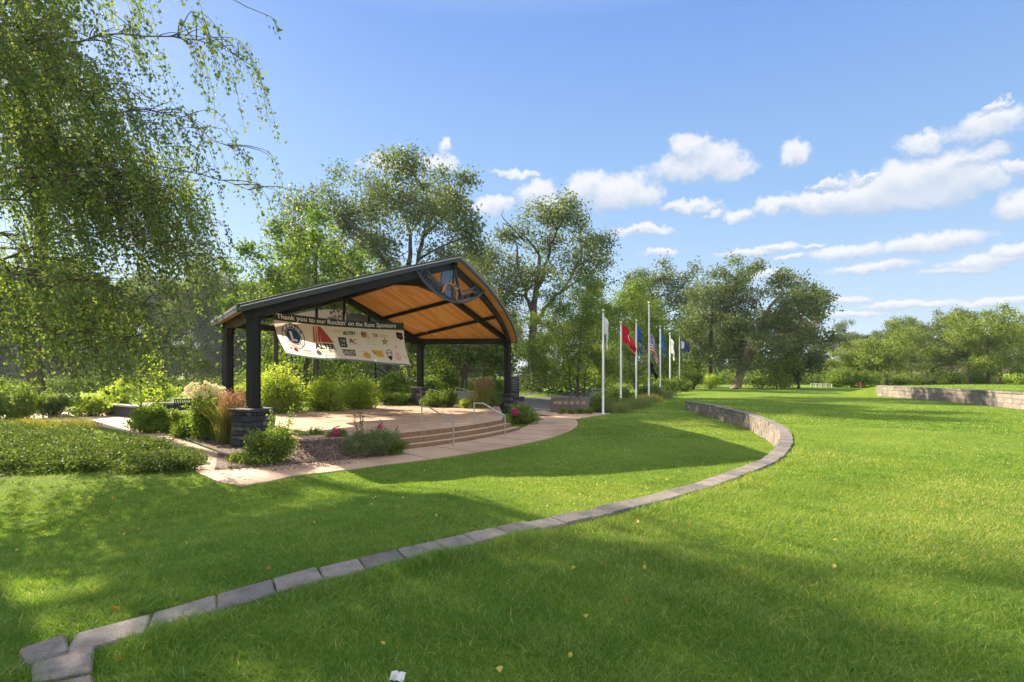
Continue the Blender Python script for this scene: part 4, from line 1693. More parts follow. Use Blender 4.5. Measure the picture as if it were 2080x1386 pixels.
ox, oy, oz = sb_[0], sb_[1], 0.50
jt = [(0, 0, 0.98, 0.16, 0.12), (0.0, 0, 1.22, 0.17, 0.13), (0.0, -0.02, 1.44, 0.19, 0.14), (0.01, -0.03, 1.60, 0.075), (0.02, -0.06, 1.70, 0.10), (0.02, -0.05, 1.84, 0.105),
      (-0.22, -0.02, 1.47, 0.085), (-0.42, -0.08, 1.52, 0.06), (-0.55, -0.16, 1.70, 0.05), (0.22, -0.02, 1.46, 0.085), (0.40, -0.16, 1.30, 0.06), (0.52, -0.22, 1.52, 0.05),
      (-0.11, 0.0, 0.90, 0.105), (-0.16, -0.03, 0.50, 0.085), (-0.18, 0.02, 0.10, 0.07), (-0.19, -0.14, 0.04, 0.05), (0.11, 0.0, 0.90, 0.105), (0.12, -0.12, 0.50, 0.085), (0.10, -0.10, 0.10, 0.07), (0.11, -0.26, 0.04, 0.05)]
jt = [(j[0] + ox, j[1] + oy, j[2] + oz, *j[3:]) for j in jt]
ed = [(0, 1), (1, 2), (2, 3), (3, 4), (4, 5), (2, 6), (6, 7), (7, 8), (2, 9), (9, 10), (10, 11), (0, 12), (12, 13), (13, 14), (14, 15), (0, 16), (16, 17), (17, 18), (18, 19)]
figure(jt, ed, 'body', stt, MT['bronze'])
a = Acc()
a.lathe((ox + 0.02, oy - 0.05, oz + 1.80), [(0.155, 0), (0.15, 0.05), (0.12, 0.12), (0.05, 0.16), (0, 0.165)], 12)
a.build('helmet', MT['bronze'], stt, smooth=True)
a = Acc()
a.bar((ox - 0.75, oy - 0.2, oz + 1.78), (ox + 0.62, oy - 0.2, oz + 1.50), 0.05, 0.09)
a.bar((ox - 0.75, oy - 0.2, oz + 1.77), (ox - 0.45, oy - 0.2, oz + 1.68), 0.055, 0.15)
a.build('rifle', MT['bronze'], stt)
a = Acc()
a.box((ox - 0.05, oy + 0.24, oz + 1.28), (0.42, 0.22, 0.52))
a.build('pack', MT['bronze'], stt, bevel=0.05)
a = Acc()
a.box((ox, oy - 0.05, oz + 0.015), (0.8, 0.75, 0.06))
a.build('plinth', MT['bronze'], stt)
a = Acc()
a.box((ox + 0.1, oy, 0.17), (1.1, 1.0, 0.66), tint=0.4)
a.box((ox + 0.1, oy, 0.48), (1.2, 1.1, 0.08), tint=0.6)
tag(a.build('pedestal', MT['grey_stone'], bevel=0.02), 'grey stone pedestal under the bronze statue', 'pedestal')
a = Acc()
a.box((ox + 0.75, oy - 0.7, 0.15), (0.55, 0.4, 0.5), tint=0.9)
tag(a.build('boulder', MT['grey_stone'], bevel=0.09), 'pale squared boulder low beside the statue pedestal', 'boulder')

# black memorial slab
m = at(1045, 800, 36.5)
t = thing('memorial_stone', 'upright polished black memorial slab beyond the right stone pier', 'memorial', (m[0], m[1], -0.2))
a = Acc()
a.box((m[0], m[1], 0.80), (0.62, 0.22, 1.36))
a.build('slab', MT['black_granite'], t, bevel=0.02)
a = Acc()
a.box((m[0] + 0.1, m[1], -0.02), (1.1, 0.6, 0.3), tint=0.2)
a.build('base', MT['ledger'], t, bevel=0.02)
a = Acc()
for k_ in range(7):
    a.box((m[0], m[1] - 0.112, 1.25 - 0.12 * k_), (0.36 + 0.06 * math.sin(k_ * 2.3), 0.003, 0.03))
a.build('engraving', plain('engraved_grey', (0.12, 0.12, 0.13), 0.7), t)

# low granite wall with round service emblems
e0, e1 = at(1119, 836, 31.5), at(1197, 836, 31.5)
t = thing('emblem_wall', 'low purple granite wall bearing a row of round brass emblems', 'memorial', (*((e0 + e1) / 2)[:2], ZW))
ang = 0.0
n_p = 4
for k_ in range(n_p):
    x0 = e0[0] + (e1[0] - e0[0]) * k_ / n_p
    x1 = e0[0] + (e1[0] - e0[0]) * (k_ + 1) / n_p
    a = Acc()
    a.box(((x0 + x1) / 2, 31.5, ZW + 0.43), (x1 - x0 - 0.012, 0.25, 0.95), tint=random.random())
    a.build('panel', MT['granite'], t, bevel=0.012)
for k_, px in enumerate((1128, 1137, 1149, 1161, 1174, 1186)):
    c = at(px, 818.5, 31.36)
    a = Acc()
    if k_ == 0:
        a.box(c, (0.22, 0.03, 0.07))
        a.box(c + np.array([0.03, 0, 0.05]), (0.10, 0.03, 0.05))
    else:
        an = np.linspace(0, 2 * np.pi, 20, endpoint=False)
        for r0, r1 in ((0.0, 0.06 + 0.012 * (k_ % 2)), (0.10, 0.125)):
            P = [[c[0] + r1 * math.cos(q), c[1], c[2] + r1 * math.sin(q)] for q in an] + [[c[0] + r0 * math.cos(q), c[1], c[2] + r0 * math.sin(q)] for q in an]
            P2 = [[x, y + 0.02, z] for x, y, z in P]
            a.add(P + P2, [[i, (i + 1) % 20, 20 + (i + 1) % 20, 20 + i] for i in range(20)] + [[i, 40 + i, 40 + (i + 1) % 20, (i + 1) % 20] for i in range(20)])
    a.build('emblem', MT['gold'], t)

# bicycle rack of black hoops behind the garden
m = at(920, 795, 37.0)
t = thing('bike_rack', 'black looped bicycle rack on the grass behind the stage', 'bike rack', (m[0], m[1], -0.18))
a = Acc()
for k_ in range(4):
    x = m[0] - 0.45 + 0.30 * k_
    an = np.linspace(math.pi, 0, 9)
    pts = [(x - 0.10, m[1], -0.2)] + [(x + 0.10 * math.cos(q), m[1], 0.55 + 0.12 * math.sin(q)) for q in an] + [(x + 0.10, m[1], -0.2)]
    b_ = Acc()
    b_.tube(pts, 0.024, 6)
    b_.build('hoop', MT['black_metal'], t, smooth=True)
a.bar((m[0] - 0.65, m[1], -0.13), (m[0] + 0.65, m[1], -0.13), 0.06, 0.05)
a.build('base_rail', MT['black_metal'], t)
# ramp rails behind the stage
for (p0, p1, lab) in (((866, 788), (905, 800), 'slim steel ramp rail left of the bronze statue'), ((926, 787), (962, 797), 'slim steel ramp rail right of the bronze statue')):
    q0, q1 = at(*p0, 33.5), at(*p1, 32.5)
    t = thing('ramp_rail', lab, 'handrail', (*q1[:2], -0.15), 'ramp rails near the statue')
    a = Acc()
    a.tube([q0, q1], 0.024, 6, cap=True)
    a.build('rail', MT['steel'], t, smooth=True)
    for q in (q0, q1):
        a = Acc()
        a.tube([(q[0], q[1], -0.3), q], 0.022, 6)
        a.build('rail_post', MT['steel'], t, smooth=True)

# lamp post behind the stage
m = at(763, 812, 36.0)
t = thing('lamp_post', 'slender black lamp post behind the stage shrubs', 'lamp post', (m[0], m[1], -0.25))
a = Acc()
a.lathe((m[0], m[1], -0.3), [(0.16, 0), (0.16, 0.25), (0.10, 0.35), (0.06, 0.7), (0.05, 3.6), (0.07, 3.65)], 10)
a.build('pole', MT['black_metal'], t, smooth=True)
a = Acc()
a.lathe((m[0], m[1], 3.35), [(0.07, 0), (0.16, 0.08), (0.18, 0.45), (0.12, 0.5)], 10)
a.build('lamp_shade', cloth('frosted_lamp_glass', (0.6, 0.6, 0.55), 0.4), t, smooth=True)
a = Acc()
a.lathe((m[0], m[1], 3.85), [(0.22, 0), (0.10, 0.14), (0.02, 0.2), (0, 0.3)], 10)
a.build('lamp_cap', MT['black_metal'], t, smooth=True)

# low stone wall and slatted bench on the river side
w0, w1, w2 = at(221, 824, 29.0), at(292, 826, 27.5), at(470, 812, 30.5)
t = thing('stone_wall', 'low grey stone wall with a flat cap along the river side path', 'wall', (*w1[:2], -0.6))
a, b_ = Acc(), Acc()
for p, q in ((at(221, 820, 29.5), at(292, 822, 27.2)), (at(292, 822, 27.2), at(300, 815, 30.5)), (at(300, 815, 30.5), at(520, 812, 32.0))):
    p, q = p[:2], q[:2]
    a.bar((*p, -0.35), (*q, -0.35), 0.40, 0.62, tint=0.3)
    b_.bar((*p, 0.0), (*q, 0.0), 0.50, 0.09, tint=0.8)
a.build('courses', MT['ledger'], t)
b_.build('cap', MT['grey_stone'], t, bevel=0.012)
m = at(372, 812, 27.0)
t = thing('bench', 'black slatted metal bench before the low stone wall', 'bench', (m[0], m[1], -0.57))
a = Acc()
for k_ in range(15):
    x = m[0] - 0.62 + 0.088 * k_
    a.bar((x, m[1] + 0.22, -0.12), (x, m[1] + 0.34, 0.36), 0.045, 0.02)
a.bar((m[0] - 0.68, m[1] + 0.34, 0.37), (m[0] + 0.68, m[1] + 0.34, 0.37), 0.05, 0.05)
a.bar((m[0] - 0.68, m[1] + 0.26, 0.06), (m[0] + 0.68, m[1] + 0.26, 0.06), 0.04, 0.03)
a.build('backrest', MT['black_metal'], t)
a = Acc()
for k_ in range(15):
    x = m[0] - 0.62 + 0.088 * k_
    a.bar((x, m[1] - 0.22, -0.12), (x, m[1] + 0.2, -0.14), 0.045, 0.02)
a.bar((m[0] - 0.68, m[1] - 0.22, -0.12), (m[0] + 0.68, m[1] - 0.22, -0.12), 0.05, 0.05)
a.build('seat', MT['black_metal'], t)
for sx in (-0.62, 0.62):
    a = Acc()
    a.bar((m[0] + sx, m[1] - 0.2, -0.62), (m[0] + sx, m[1] - 0.2, 0.12), 0.05, 0.05, up=(0, 1, 0))
    a.bar((m[0] + sx, m[1] + 0.24, -0.62), (m[0] + sx, m[1] + 0.28, -0.1), 0.05, 0.05, up=(0, 1, 0))
    a.bar((m[0] + sx, m[1] - 0.24, 0.12), (m[0] + sx, m[1] + 0.28, 0.12), 0.05, 0.04)
    a.build('leg', MT['black_metal'], t)

# pale concrete kerbs and seat slabs beyond the birches
p, q = at(1195, 786, 46), at(1240, 786, 46)
a = Acc()
a.bar((p[0], 46, 0.0), (q[0], 46.6, 0.0), 0.4, 0.6, tint=0.5)
a.bar((p[0], 45.95, 0.34), (q[0], 46.55, 0.34), 0.5, 0.08, tint=0.8)
tag(a.build('low_wall', MT['grey_stone'], bevel=0.02), 'pale low stone wall glimpsed left of the flagpoles', 'wall')

# white rail fence, red marker and far brick building on the right
t = thing('rail_fence', 'low white rail fence before the distant trees', 'fence', at(1668, 790, 66))
p, q = at(1648, 789, 68), at(1690, 789, 66)
a = Acc()
for z in (0.18, 0.42):
    a.bar((p[0], p[1], z), (q[0], q[1], z), 0.06, 0.12)
a.build('rails', MT['fence_white'], t)
for f in (0, 0.25, 0.5, 0.75, 1):
    c = p + (q - p) * f
    a = Acc()
    a.box((c[0], c[1], 0.22), (0.10, 0.10, 0.56))
    a.build('fence_post', MT['fence_white'], t)
m = at(1747, 786, 60)
t = thing('marker_post', 'short white post with a red plate on the far lawn edge', 'sign', (m[0], m[1], 0))
a = Acc()
a.box((m[0] + 0.05, m[1], 0.3), (0.1, 0.1, 0.75))
a.build('post', MT['fence_white'], t)
a = Acc()
a.box((m[0] - 0.06, m[1] - 0.07, 0.55), (0.22, 0.03, 0.5))
a.build('plate', MT['red'], t)

x0, x1 = at(1900, 0, 88)[0], at(2130, 0, 88)[0]
t = thing('brick_building', 'long low tan brick building hidden behind the right hand trees', 'building', ((x0 + x1) / 2, 88, 0))
a = Acc()
a.box(((x0 + x1) / 2, 90, 1.6), (x1 - x0, 6, 3.4))
wl = a.build('wall', MT['brick_far'], t)
a = Acc()
a.box(((x0 + x1) / 2, 90, 3.45), (x1 - x0 + 1, 7, 0.35))
a.build('roof', MT['grey_stone'], t)
for k_ in range(5):
    xx = x0 + (x1 - x0) * (k_ + 0.5) / 5
    a = Acc()
    a.box((xx, 86.99, 1.6), (1.8, 0.06, 1.3))
    a.build('window', MT['window_dark'], t)

# scrap of white paper on the near grass
a = Acc()
c = gnd(808, 1376, 0.05)
gx, gy = np.meshgrid(np.linspace(-0.04, 0.04, 7), np.linspace(-0.035, 0.035, 6))
gz = 0.022 * np.sin(gx * 70) * np.cos(gy * 60) + 0.02 + RNG.normal(0, 0.004, gx.shape)
a.add(np.stack([gx + c[0], gy + c[1], gz + 0.035], -1).reshape(-1, 3), [[i * 7 + j, i * 7 + j + 1, i * 7 + j + 8, i * 7 + j + 7] for i in range(5) for j in range(6)])
tag(a.build('paper_scrap', MT['flag_white']), 'crumpled scrap of white paper on the near grass', 'litter')

# ------------------------------------------------------------------ vegetation


def bez(p0, p1, lift, n=9, wob=0.06, rng=None):
    rng = rng or RNG
    p0, p1 = np.asarray(p0, float), np.asarray(p1, float)
    d = np.linalg.norm(p1 - p0)
    m = (p0 + p1) / 2 + np.array([0, 0, lift * d]) + rng.normal(0, wob * d, 3)
    t = np.linspace(0, 1, n)[:, None]
    return (1 - t) ** 2 * p0 + 2 * t * (1 - t) * m + t * t * p1


def tree(name, label, d, trunk, lobes, leaf, mat, bark='bark', r0=0.35, dens=9, per=34, sig=None, group=None, seed=1, cat='tree', deep=0.8, bias=0.4, extra=(), aspect=0.62, twigs=0.5, dead=()):
    """trunk: photo pixels of the stem at distance d; lobes: pixel ellipses of leaf masses"""
    rng = np.random.default_rng(seed)
    tp = np.array([at(px, py, d) for px, py in trunk])
    zb = float(terrain(tp[0, 0], d))
    tp[0, 2] = zb - 0.1
    T = smooth_line(tp, 5)
    T[1:-1] += rng.normal(0, r0 * 0.12, (len(T) - 2, 3))
    t = thing(name, label, cat, (tp[0, 0], d, zb), group)
    w = Acc()
    rad = np.linspace(r0, r0 * 0.35, len(T))
    rad[0] *= 1.35
    w.tube(T, rad, 9, tint=0.5)
    hold = [T[2:]]
    for k_, ex in enumerate(extra):
        P = smooth_line(np.array([at(px, py, d) for px, py in ex]), 5)
        P[:, 1] += np.linspace(0, 1, len(P)) * rng.uniform(-1, 1) * d * 0.05
        P[1:-1] += rng.normal(0, r0 * 0.18, (len(P) - 2, 3))
        hold.append(P[3:])
        w.tube(P, np.linspace(r0 * 0.46, r0 * 0.16, len(P)), 7, tint=0.5)
    for ex in dead:
        P = smooth_line(np.array([at(px, py, d) for px, py in ex]), 4)
        w.tube(P, np.linspace(r0 * 0.16, r0 * 0.03, len(P)), 5, tint=0.4)
    lv = Acc()
    lobes = list(lobes)
    mx_, my_ = np.mean([l[0] for l in lobes]), np.mean([l[1] for l in lobes])
    for px, py, rx, ry in list(lobes):          # small ragged sprays that break the outline
        for q in range(2):
            a_ = math.atan2(py - my_, px - mx_) + rng.normal(0, 0.9)
            k_ = rng.uniform(0.75, 1.2)
            lobes.append((px + rx * k_ * math.cos(a_), py + ry * k_ * math.sin(a_), rx * rng.uniform(0.22, 0.42), ry * rng.uniform(0.25, 0.5)))
    n_main = len(lobes) // 3
    lob = np.array([[*at(px, py, d), rx / F * d, ry / F * d] for px, py, rx, ry in lobes])
    span = (lob[:, 0].max() - lob[:, 0].min()) * 0.5
    cx0 = lob[:, 0].mean()
    for k_, (x, y, z, rx, rz) in enumerate(lob):
        # spread the masses in depth so the crown is round in plan
        room = math.sqrt(max(0.05, 1 - min(1, abs(x - cx0) / (span + 1e-6)) ** 2)) * span * deep
        yy = y + rng.uniform(-1, 1) * room * 0.75
        ry = 0.9 * (rx + rz) / 2
        c = np.array([x, yy, z])
        vol = (rx * ry * rz) ** (2 / 3)
        n_c = max(6, int(dens * 1.75 * vol))
        D = rng.normal(size=(n_c, 3))
        D /= np.linalg.norm(D, axis=1)[:, None]
        rr_ = rng.random(n_c) ** 0.42 * rng.uniform(0.75, 1.15, n_c)
        P = c + D * rr_[:, None] * np.array([rx, ry, rz])
        sg = sig if sig else leaf * 2.1
        ct = rng.random(n_c)
        C = np.repeat(P, per, 0) + rng.normal(0, 1, (n_c * per, 3)) * np.array([sg, sg, sg * 0.75])
        keep = C[:, 2] > zb + 0.1
        tint = np.clip(np.repeat(ct, per) * 0.68 + rng.random(n_c * per) * 0.36 - 0.02, 0, 1)
        lv.leaves(C[keep], leaf, tint[keep], bias=bias, aspect=aspect, rng=rng)
        # limb to this mass and twigs within it
        H_ = np.concatenate(hold)
        cost = np.linalg.norm(H_ - c, axis=1) + 2.5 * np.maximum(0, H_[:, 2] - z + 0.25 * np.hypot(H_[:, 0] - x, H_[:, 1] - yy))
        q = H_[np.argmin(cost)]
        L = bez(q, c, rng.uniform(0.0, 0.16), 10, 0.11, rng)
        if k_ < n_main:
            hold.append(L[3:])
        rl = r0 * (0.34 if k_ < n_main else 0.12) * min(1.0, 0.45 + rx * 0.15)
        w.tube(L, np.linspace(rl, rl * 0.25, len(L)), 6, tint=0.5)
        for i in range(int(n_c * twigs * 0.35)):
            s0 = L[rng.integers(4, 10)]
            w.tube(bez(s0, P[i], 0.08, 5, 0.08, rng), np.linspace(rl * 0.28, rl * 0.06, 5), 4, tint=0.4)
    w.build('trunk', MT[bark], t, smooth=True)
    lv.build('crown', MT[mat], t)
    return t


def shrub(name, label, c, rx, ry, h, leaf, mat, n, seed=1, cat='shrub', group=None, stems=True, lumps=9, bias=0.6, aspect=0.6, z=None, extra=None):
    """leafy shrub of several lumps, every lump a spray of leaves on thin stems"""
    rng = np.random.default_rng(seed)
    n = int(n * 1.9)
    zb = float(terrain(c[0], c[1])) if z is None else z
    t = thing(name, label, cat, (c[0], c[1], zb), group)
    lv = Acc()
    w = Acc()
    for k_ in range(lumps):
        a_ = rng.uniform(0, 2 * np.pi)
        r_ = rng.random() ** 0.6 * 0.62
        lz = rng.uniform(0.10, 0.84) * h * (1 - 0.25 * r_)
        q = np.array([c[0] + rx * r_ * math.cos(a_), c[1] + ry * r_ * math.sin(a_), zb + lz])
        sr = np.array([rx, ry, h * 0.55]) * rng.uniform(0.30, 0.48)
        m = n // lumps
        sub = max(4, m // 22)
        D = rng.normal(size=(sub, 3))
        D /= np.linalg.norm(D, axis=1)[:, None]
        P = q + D * sr * (rng.random(sub) ** 0.35)[:, None]
        ct = rng.random(sub)
        C = np.repeat(P, 22, 0) + rng.normal(0, leaf * 1.15, (sub * 22, 3))
        keep = C[:, 2] > zb + 0.01
        tint = np.clip(np.repeat(ct, 22) * 0.5 + rng.random(sub * 22) * 0.5, 0, 1)
        lv.leaves(C[keep], leaf, tint[keep], bias=bias, aspect=aspect, rng=rng)
        if stems:
            for i in range(4):
                e = P[rng.integers(0, sub)]
                w.tube(bez((c[0] + rng.normal(0, rx * 0.08), c[1] + rng.normal(0, ry * 0.08), zb - 0.05), e, 0.05, 6, 0.05, rng), np.linspace(0.014, 0.004, 6) * (0.6 + h * 0.5), 4)
    lv.build('foliage', MT[mat], t)
    if stems:
        w.build('stems', MT['twig'], t)
    if extra:
        extra(t, rng, zb)
    return t


def grasses(name, label, c, r, h, n, mat, seed=1, plume=None, cat='grass clump', group=None, lean=0.5, w=0.012, z=None):
    rng = np.random.default_rng(seed)
    zb = float(terrain(c[0], c[1])) if z is None else z
    t = thing(name, label, cat, (c[0], c[1], zb), group)
    a = Acc()
    q = rng.normal(0, 0.5, (n, 2)) * r
    B = np.c_[c[0] + q[:, 0], c[1] + q[:, 1], np.full(n, zb)]
    a.blades(B, h * 0.75, w, lean, rng.random(n), rng, 2)
    a.build('blades', MT[mat], t)
    if plume:
        pl, stc = Acc(), Acc()
        for k_ in range(plume):
            b0 = np.array([c[0] + rng.normal(0, 0.3) * r, c[1] + rng.normal(0, 0.3) * r, zb])
            ln = rng.normal(0, 0.16, 2) * h + np.array([0.10, -0.03]) * h
            tip = b0 + np.array([ln[0], ln[1], h * rng.uniform(0.85, 1.12)])
            P = bez(b0, tip, 0.02, 6, 0.02, rng)
            stc.tube(P, 0.004, 3, tint=rng.random())
            m = 26
            f = rng.uniform(0.66, 1.0, m)
            C = b0 + (tip - b0) * f[:, None] + rng.normal(0, 0.018, (m, 3))
            pl.leaves(C, 0.075, np.clip(rng.random() * 0.6 + rng.random(m) * 0.4, 0, 1), axis=np.tile((tip - b0) / np.linalg.norm(tip - b0), (m, 1)), aspect=0.25, rng=rng)
        stc.build('stalks', MT['plume'], t)
        pl.build('plumes', MT['plume'], t)
    return t


def blossoms(mat, count, rad, leaf, per, zone, name='flower_head'):
    def f(t, rng, zb):
        c = np.array(t.location)
        for k_ in range(count):
            x, y, z = zone(rng)
            D = rng.normal(size=(per, 3))
            D /= np.linalg.norm(D, axis=1)[:, None]
            C = np.array([c[0] + x, c[1] + y, zb + z]) + D * rad * (rng.random(per) ** 0.3)[:, None] * np.array([1, 1, 0.85])
            a = Acc()
            a.leaves(C, leaf, np.clip(rng.random() * 0.4 + rng.random(per) * 0.6, 0, 1), aspect=0.9, rng=rng)
            a.build(name, MT[mat], t)
    return f


# ---- the weeping birch that hangs over the left of the view


def weeping_birch():
    rng = np.random.default_rng(21)
    bx, by = -12.3, 11.6
    zb = float(terrain(bx, by))
    t = thing('weeping_birch', 'large weeping birch with long hanging leafy twigs filling the left side', 'tree', (bx, by, zb))
    w, tw, lv = Acc(), Acc(), Acc()
    T = smooth_line([(bx, by, zb - 0.1), (bx + 0.1, by, 2.5), (bx - 0.1, by + 0.1, 6), (bx + 0.25, by - 0.05, 9.5), (bx + 0.1, by, 12.6)], 6)
    w.tube(T, np.linspace(0.27, 0.04, len(T)), 10)
    # envelope of the hanging crown towards the view, height -> reach
    EZ = [0.2, 0.9, 1.7, 2.6, 3.6, 4.6, 5.6, 6.6, 7.6, 8.6, 9.6, 11, 12.5, 13.6]
    ER = [3.0, 4.4, 5.2, 5.6, 5.9, 6.2, 6.5, 6.9, 6.9, 6.4, 5.4, 4.2, 2.6, 0.8]
    strands = []

    def strand(p, ln, drift, dens=1.0, free=False):
        n = max(4, int(ln / 0.16))
        f = np.linspace(0, 1, n)
        out = np.array([p[0] - bx, p[1] - by, 0])
        out /= np.linalg.norm(out) + 1e-6
        # leaves the branch outward, then falls, a little blown towards the view's right
        P = p + out * (0.30 * ln * (1 - np.exp(-2.2 * f)))[:, None] + np.array([0, 0, -1.0]) * (ln * (f ** 1.35))[:, None] + np.array([drift, 0, 0]) * (f ** 1.5 * ln)[:, None]
        P = P + np.cumsum(rng.normal(0, 0.014, (n, 3)), 0)
        P = P[P[:, 2] > zb + 0.55 + 0.5 * rng.random()]
        over = np.nonzero(np.hypot(P[:, 0] - bx, P[:, 1] - by) > np.interp(P[:, 2], EZ, ER) + 0.35 + (1.3 if free else 0))[0]
        if len(over):
            P = P[:over[0]]
        if len(P) < 3:
            return False
        tw.tube(P, np.linspace(0.006, 0.0022, len(P)), 3)
        L = 0.16 * len(P)
        m = int(L * 27 * dens)
        s = rng.uniform(0.05, 1, m) * (len(P) - 1)
        i = np.minimum(s.astype(int), len(P) - 2)
        C = P[i] + (P[i + 1] - P[i]) * (s - i)[:, None] + rng.normal(0, 0.055, (m, 3))
        ax = np.tile([0, 0, -1.0], (m, 1)) + rng.normal(0, 0.55, (m, 3))
        lv.leaves(C, 0.078, np.clip(rng.random() * 0.35 + rng.random(m) * 0.65, 0, 1), axis=ax, aspect=0.80, fold=0.10, rng=rng)
        return True

    def branch(z0, az, reach, rise, fall, nstr, lens, thick=0.05, drift=0.12, free=False):
        p0 = np.array([bx + 0.05, by, z0])
        D = np.array([math.cos(az), math.sin(az), 0])
        f = np.linspace(0, 1, 14)
        P = p0 + D * (reach * f)[:, None] + np.array([0, 0, 1.0]) * (rise * np.sin(f * 2.0) - fall * f ** 3)[:, None] + np.cumsum(rng.normal(0, 0.075, (14, 3)), 0)
        w.tube(P, np.linspace(thick, 0.007, 14), 6)
        for k_ in range(nstr):
            s = rng.uniform(0.22, 1.0) ** 0.75 * 13
            i = min(int(s), 12)
            p = P[i] + (P[i + 1] - P[i]) * (s - i)
            # side shoot first
            sa = az + rng.normal(0, 1.0)
            sl = rng.uniform(0.1, 0.9)
            q = p + np.array([math.cos(sa), math.sin(sa), 0.15]) * sl
            if strand(q, rng.uniform(*lens), drift + rng.normal(0, 0.05), free=free):
                tw.tube(bez(p, q, 0.12, 5, 0.04, rng), np.linspace(0.012, 0.006, 5), 4)
        strand(P[-1], rng.uniform(*lens) * 0.8, drift, free=free)

    for k_ in range(112):
        az = rng.uniform(-math.pi, math.pi)
        z0 = rng.uniform(2.2, 12.2)
        face = math.cos(az)                     # how far it reaches towards the picture
        zt = z0 + 0.8
        reach = np.interp(zt, EZ, ER) * (0.80 if face > 0 else 0.85) * rng.uniform(0.6, 1.0) - 0.4
        reach = max(0.8, reach)
        n = int(15 + reach * 4.6)
        if face < -0.35:
            n = int(n * 0.30)
        if zt > 9.8:
            n = int(n * 0.42)
        branch(z0, az, reach, rng.uniform(0.4, 1.5), rng.uniform(0.6, 2.2), n, (0.6, min(2.8, max(1.2, z0 * 0.5))), 0.016 + 0.005 * reach)
    # named sprays that break the outline on the right
    for z0, az, reach, rise, fall, n, lens in ((7.6, -0.05, 6.5, 1.5, 0.4, 34, (0.7, 2.0)), (6.6, 0.10, 6.4, 1.2, 0.8, 34, (0.7, 2.0)), (8.6, -0.25, 5.2, 1.4, 0.5, 36, (0.8, 2.0)), (4.9, 0.0, 6.7, 1.5, 0.9, 11, (0.4, 1.2)),
                                               (3.8, 0.12, 5.6, 1.2, 1.0, 26, (0.8, 2.0)), (2.9, -0.05, 5.4, 0.9, 1.1, 30, (0.8, 1.7)), (2.2, -0.3, 4.9, 0.7, 0.9, 34, (0.7, 1.5)), (2.0, 0.35, 5.2, 0.7, 0.8, 34, (0.7, 1.5)), (3.0, -0.6, 5.2, 0.9, 1.1, 34, (0.8, 1.9)),
                                               (9.3, 0.15, 6.6, 0.9, 0.4, 9, (0.3, 0.9))):
        branch(z0, az, reach, rise, fall, n, lens, 0.03, free=z0 > 4.5)
    w.build('trunk', MT['bark_pale'], t, smooth=True)
    tw.build('twigs', MT['twig'], t)
    lv.build('crown', MT['leaf_birch'], t)


weeping_birch()

# ---- trees behind and beside the pavilion
tree('cottonwood', 'tallest cottonwood with a broad open crown and forked trunk above the pavilion roof', 45, [(838, 800), (836, 690), (834, 600), (835, 545)],
     [(630, 440, 48, 48), (690, 420, 55, 45), (755, 400, 55, 42), (835, 372, 62, 30), (898, 385, 48, 40), (925, 440, 40, 48), (830, 430, 58, 42), (735, 470, 52, 45), (660, 505, 46, 32), (880, 470, 55, 36), (955, 490, 36, 28), (770, 520, 52, 28), (612, 492, 30, 28), (890, 520, 40, 22), (700, 545, 42, 26)],
     0.25, 'leaf_cotton', r0=0.50, dens=7.0, per=42, sig=0.5, seed=31, group=None, extra=[[(836, 640), (800, 560), (750, 490), (700, 440)], [(836, 600), (850, 510), (870, 440), (885, 395)], [(838, 660), (770, 600), (700, 545), (640, 500)], [(835, 570), (828, 480), (815, 410)]])
tree('cottonwood', 'very tall cottonwood standing behind the weeping birch on the far left', 34, [(70, 800), (80, 560), (90, 300), (100, 60)],
     [(55, -15, 46, 36), (115, -35, 46, 32), (15, -60, 46, 36), (85, -85, 50, 34), (150, -60, 34, 26), (40, 65, 30, 34), (25, 150, 26, 30)],
     0.20, 'leaf_cotton', r0=0.5, dens=2.0, per=34, sig=0.32, seed=99, deep=0.4)
tree('cottonwood', 'tall cottonwood with two bare dead branches right of the roof peak', 50, [(1088, 800), (1082, 690), (1088, 600), (1096, 520)],
     [(1105, 440, 44, 26), (1055, 470, 36, 30), (1145, 455, 42, 30), (1185, 480, 38, 36), (1212, 520, 28, 26), (1118, 490, 44, 34), (1165, 545, 46, 32), (1045, 540, 40, 34), (1098, 575, 46, 28), (1030, 590, 40, 34), (1200, 570, 34, 24)],
     0.25, 'leaf_cotton', r0=0.48, dens=6.0, per=38, sig=0.5, seed=44, extra=[[(1085, 660), (1120, 610), (1160, 560), (1185, 510)], [(1086, 640), (1060, 580), (1050, 510)], [(1090, 600), (1110, 530), (1130, 470)]],
     dead=[[(1060, 500), (1030, 480), (1002, 462)], [(1065, 490), (1040, 462), (1020, 440), (1024, 426)], [(1040, 462), (1018, 452)]])
tree('willow', 'grey green willow filling the gap right behind the roof peak', 53, [(985, 800), (985, 700), (992, 600)],
     [(985, 540, 34, 40), (1015, 560, 34, 44), (960, 580, 36, 40), (1000, 630, 44, 40), (950, 640, 40, 40), (1045, 640, 36, 40), (1060, 690, 36, 34)],
     0.22, 'leaf_cotton', r0=0.4, dens=6, per=40, sig=0.42, seed=51, aspect=0.4)
tree('maple', 'green young maple rising behind the left eave', 31, [(642, 800), (640, 700), (640, 600), (642, 520)],
     [(600, 500, 36, 40), (640, 470, 30, 34), (650, 540, 42, 44), (700, 545, 34, 40), (610, 580, 42, 40), (690, 600, 40, 34), (640, 640, 50, 40), (720, 590, 28, 32)],
     0.22, 'leaf_maple', r0=0.20, dens=6.5, per=30, sig=0.32, seed=61, bias=0.2)
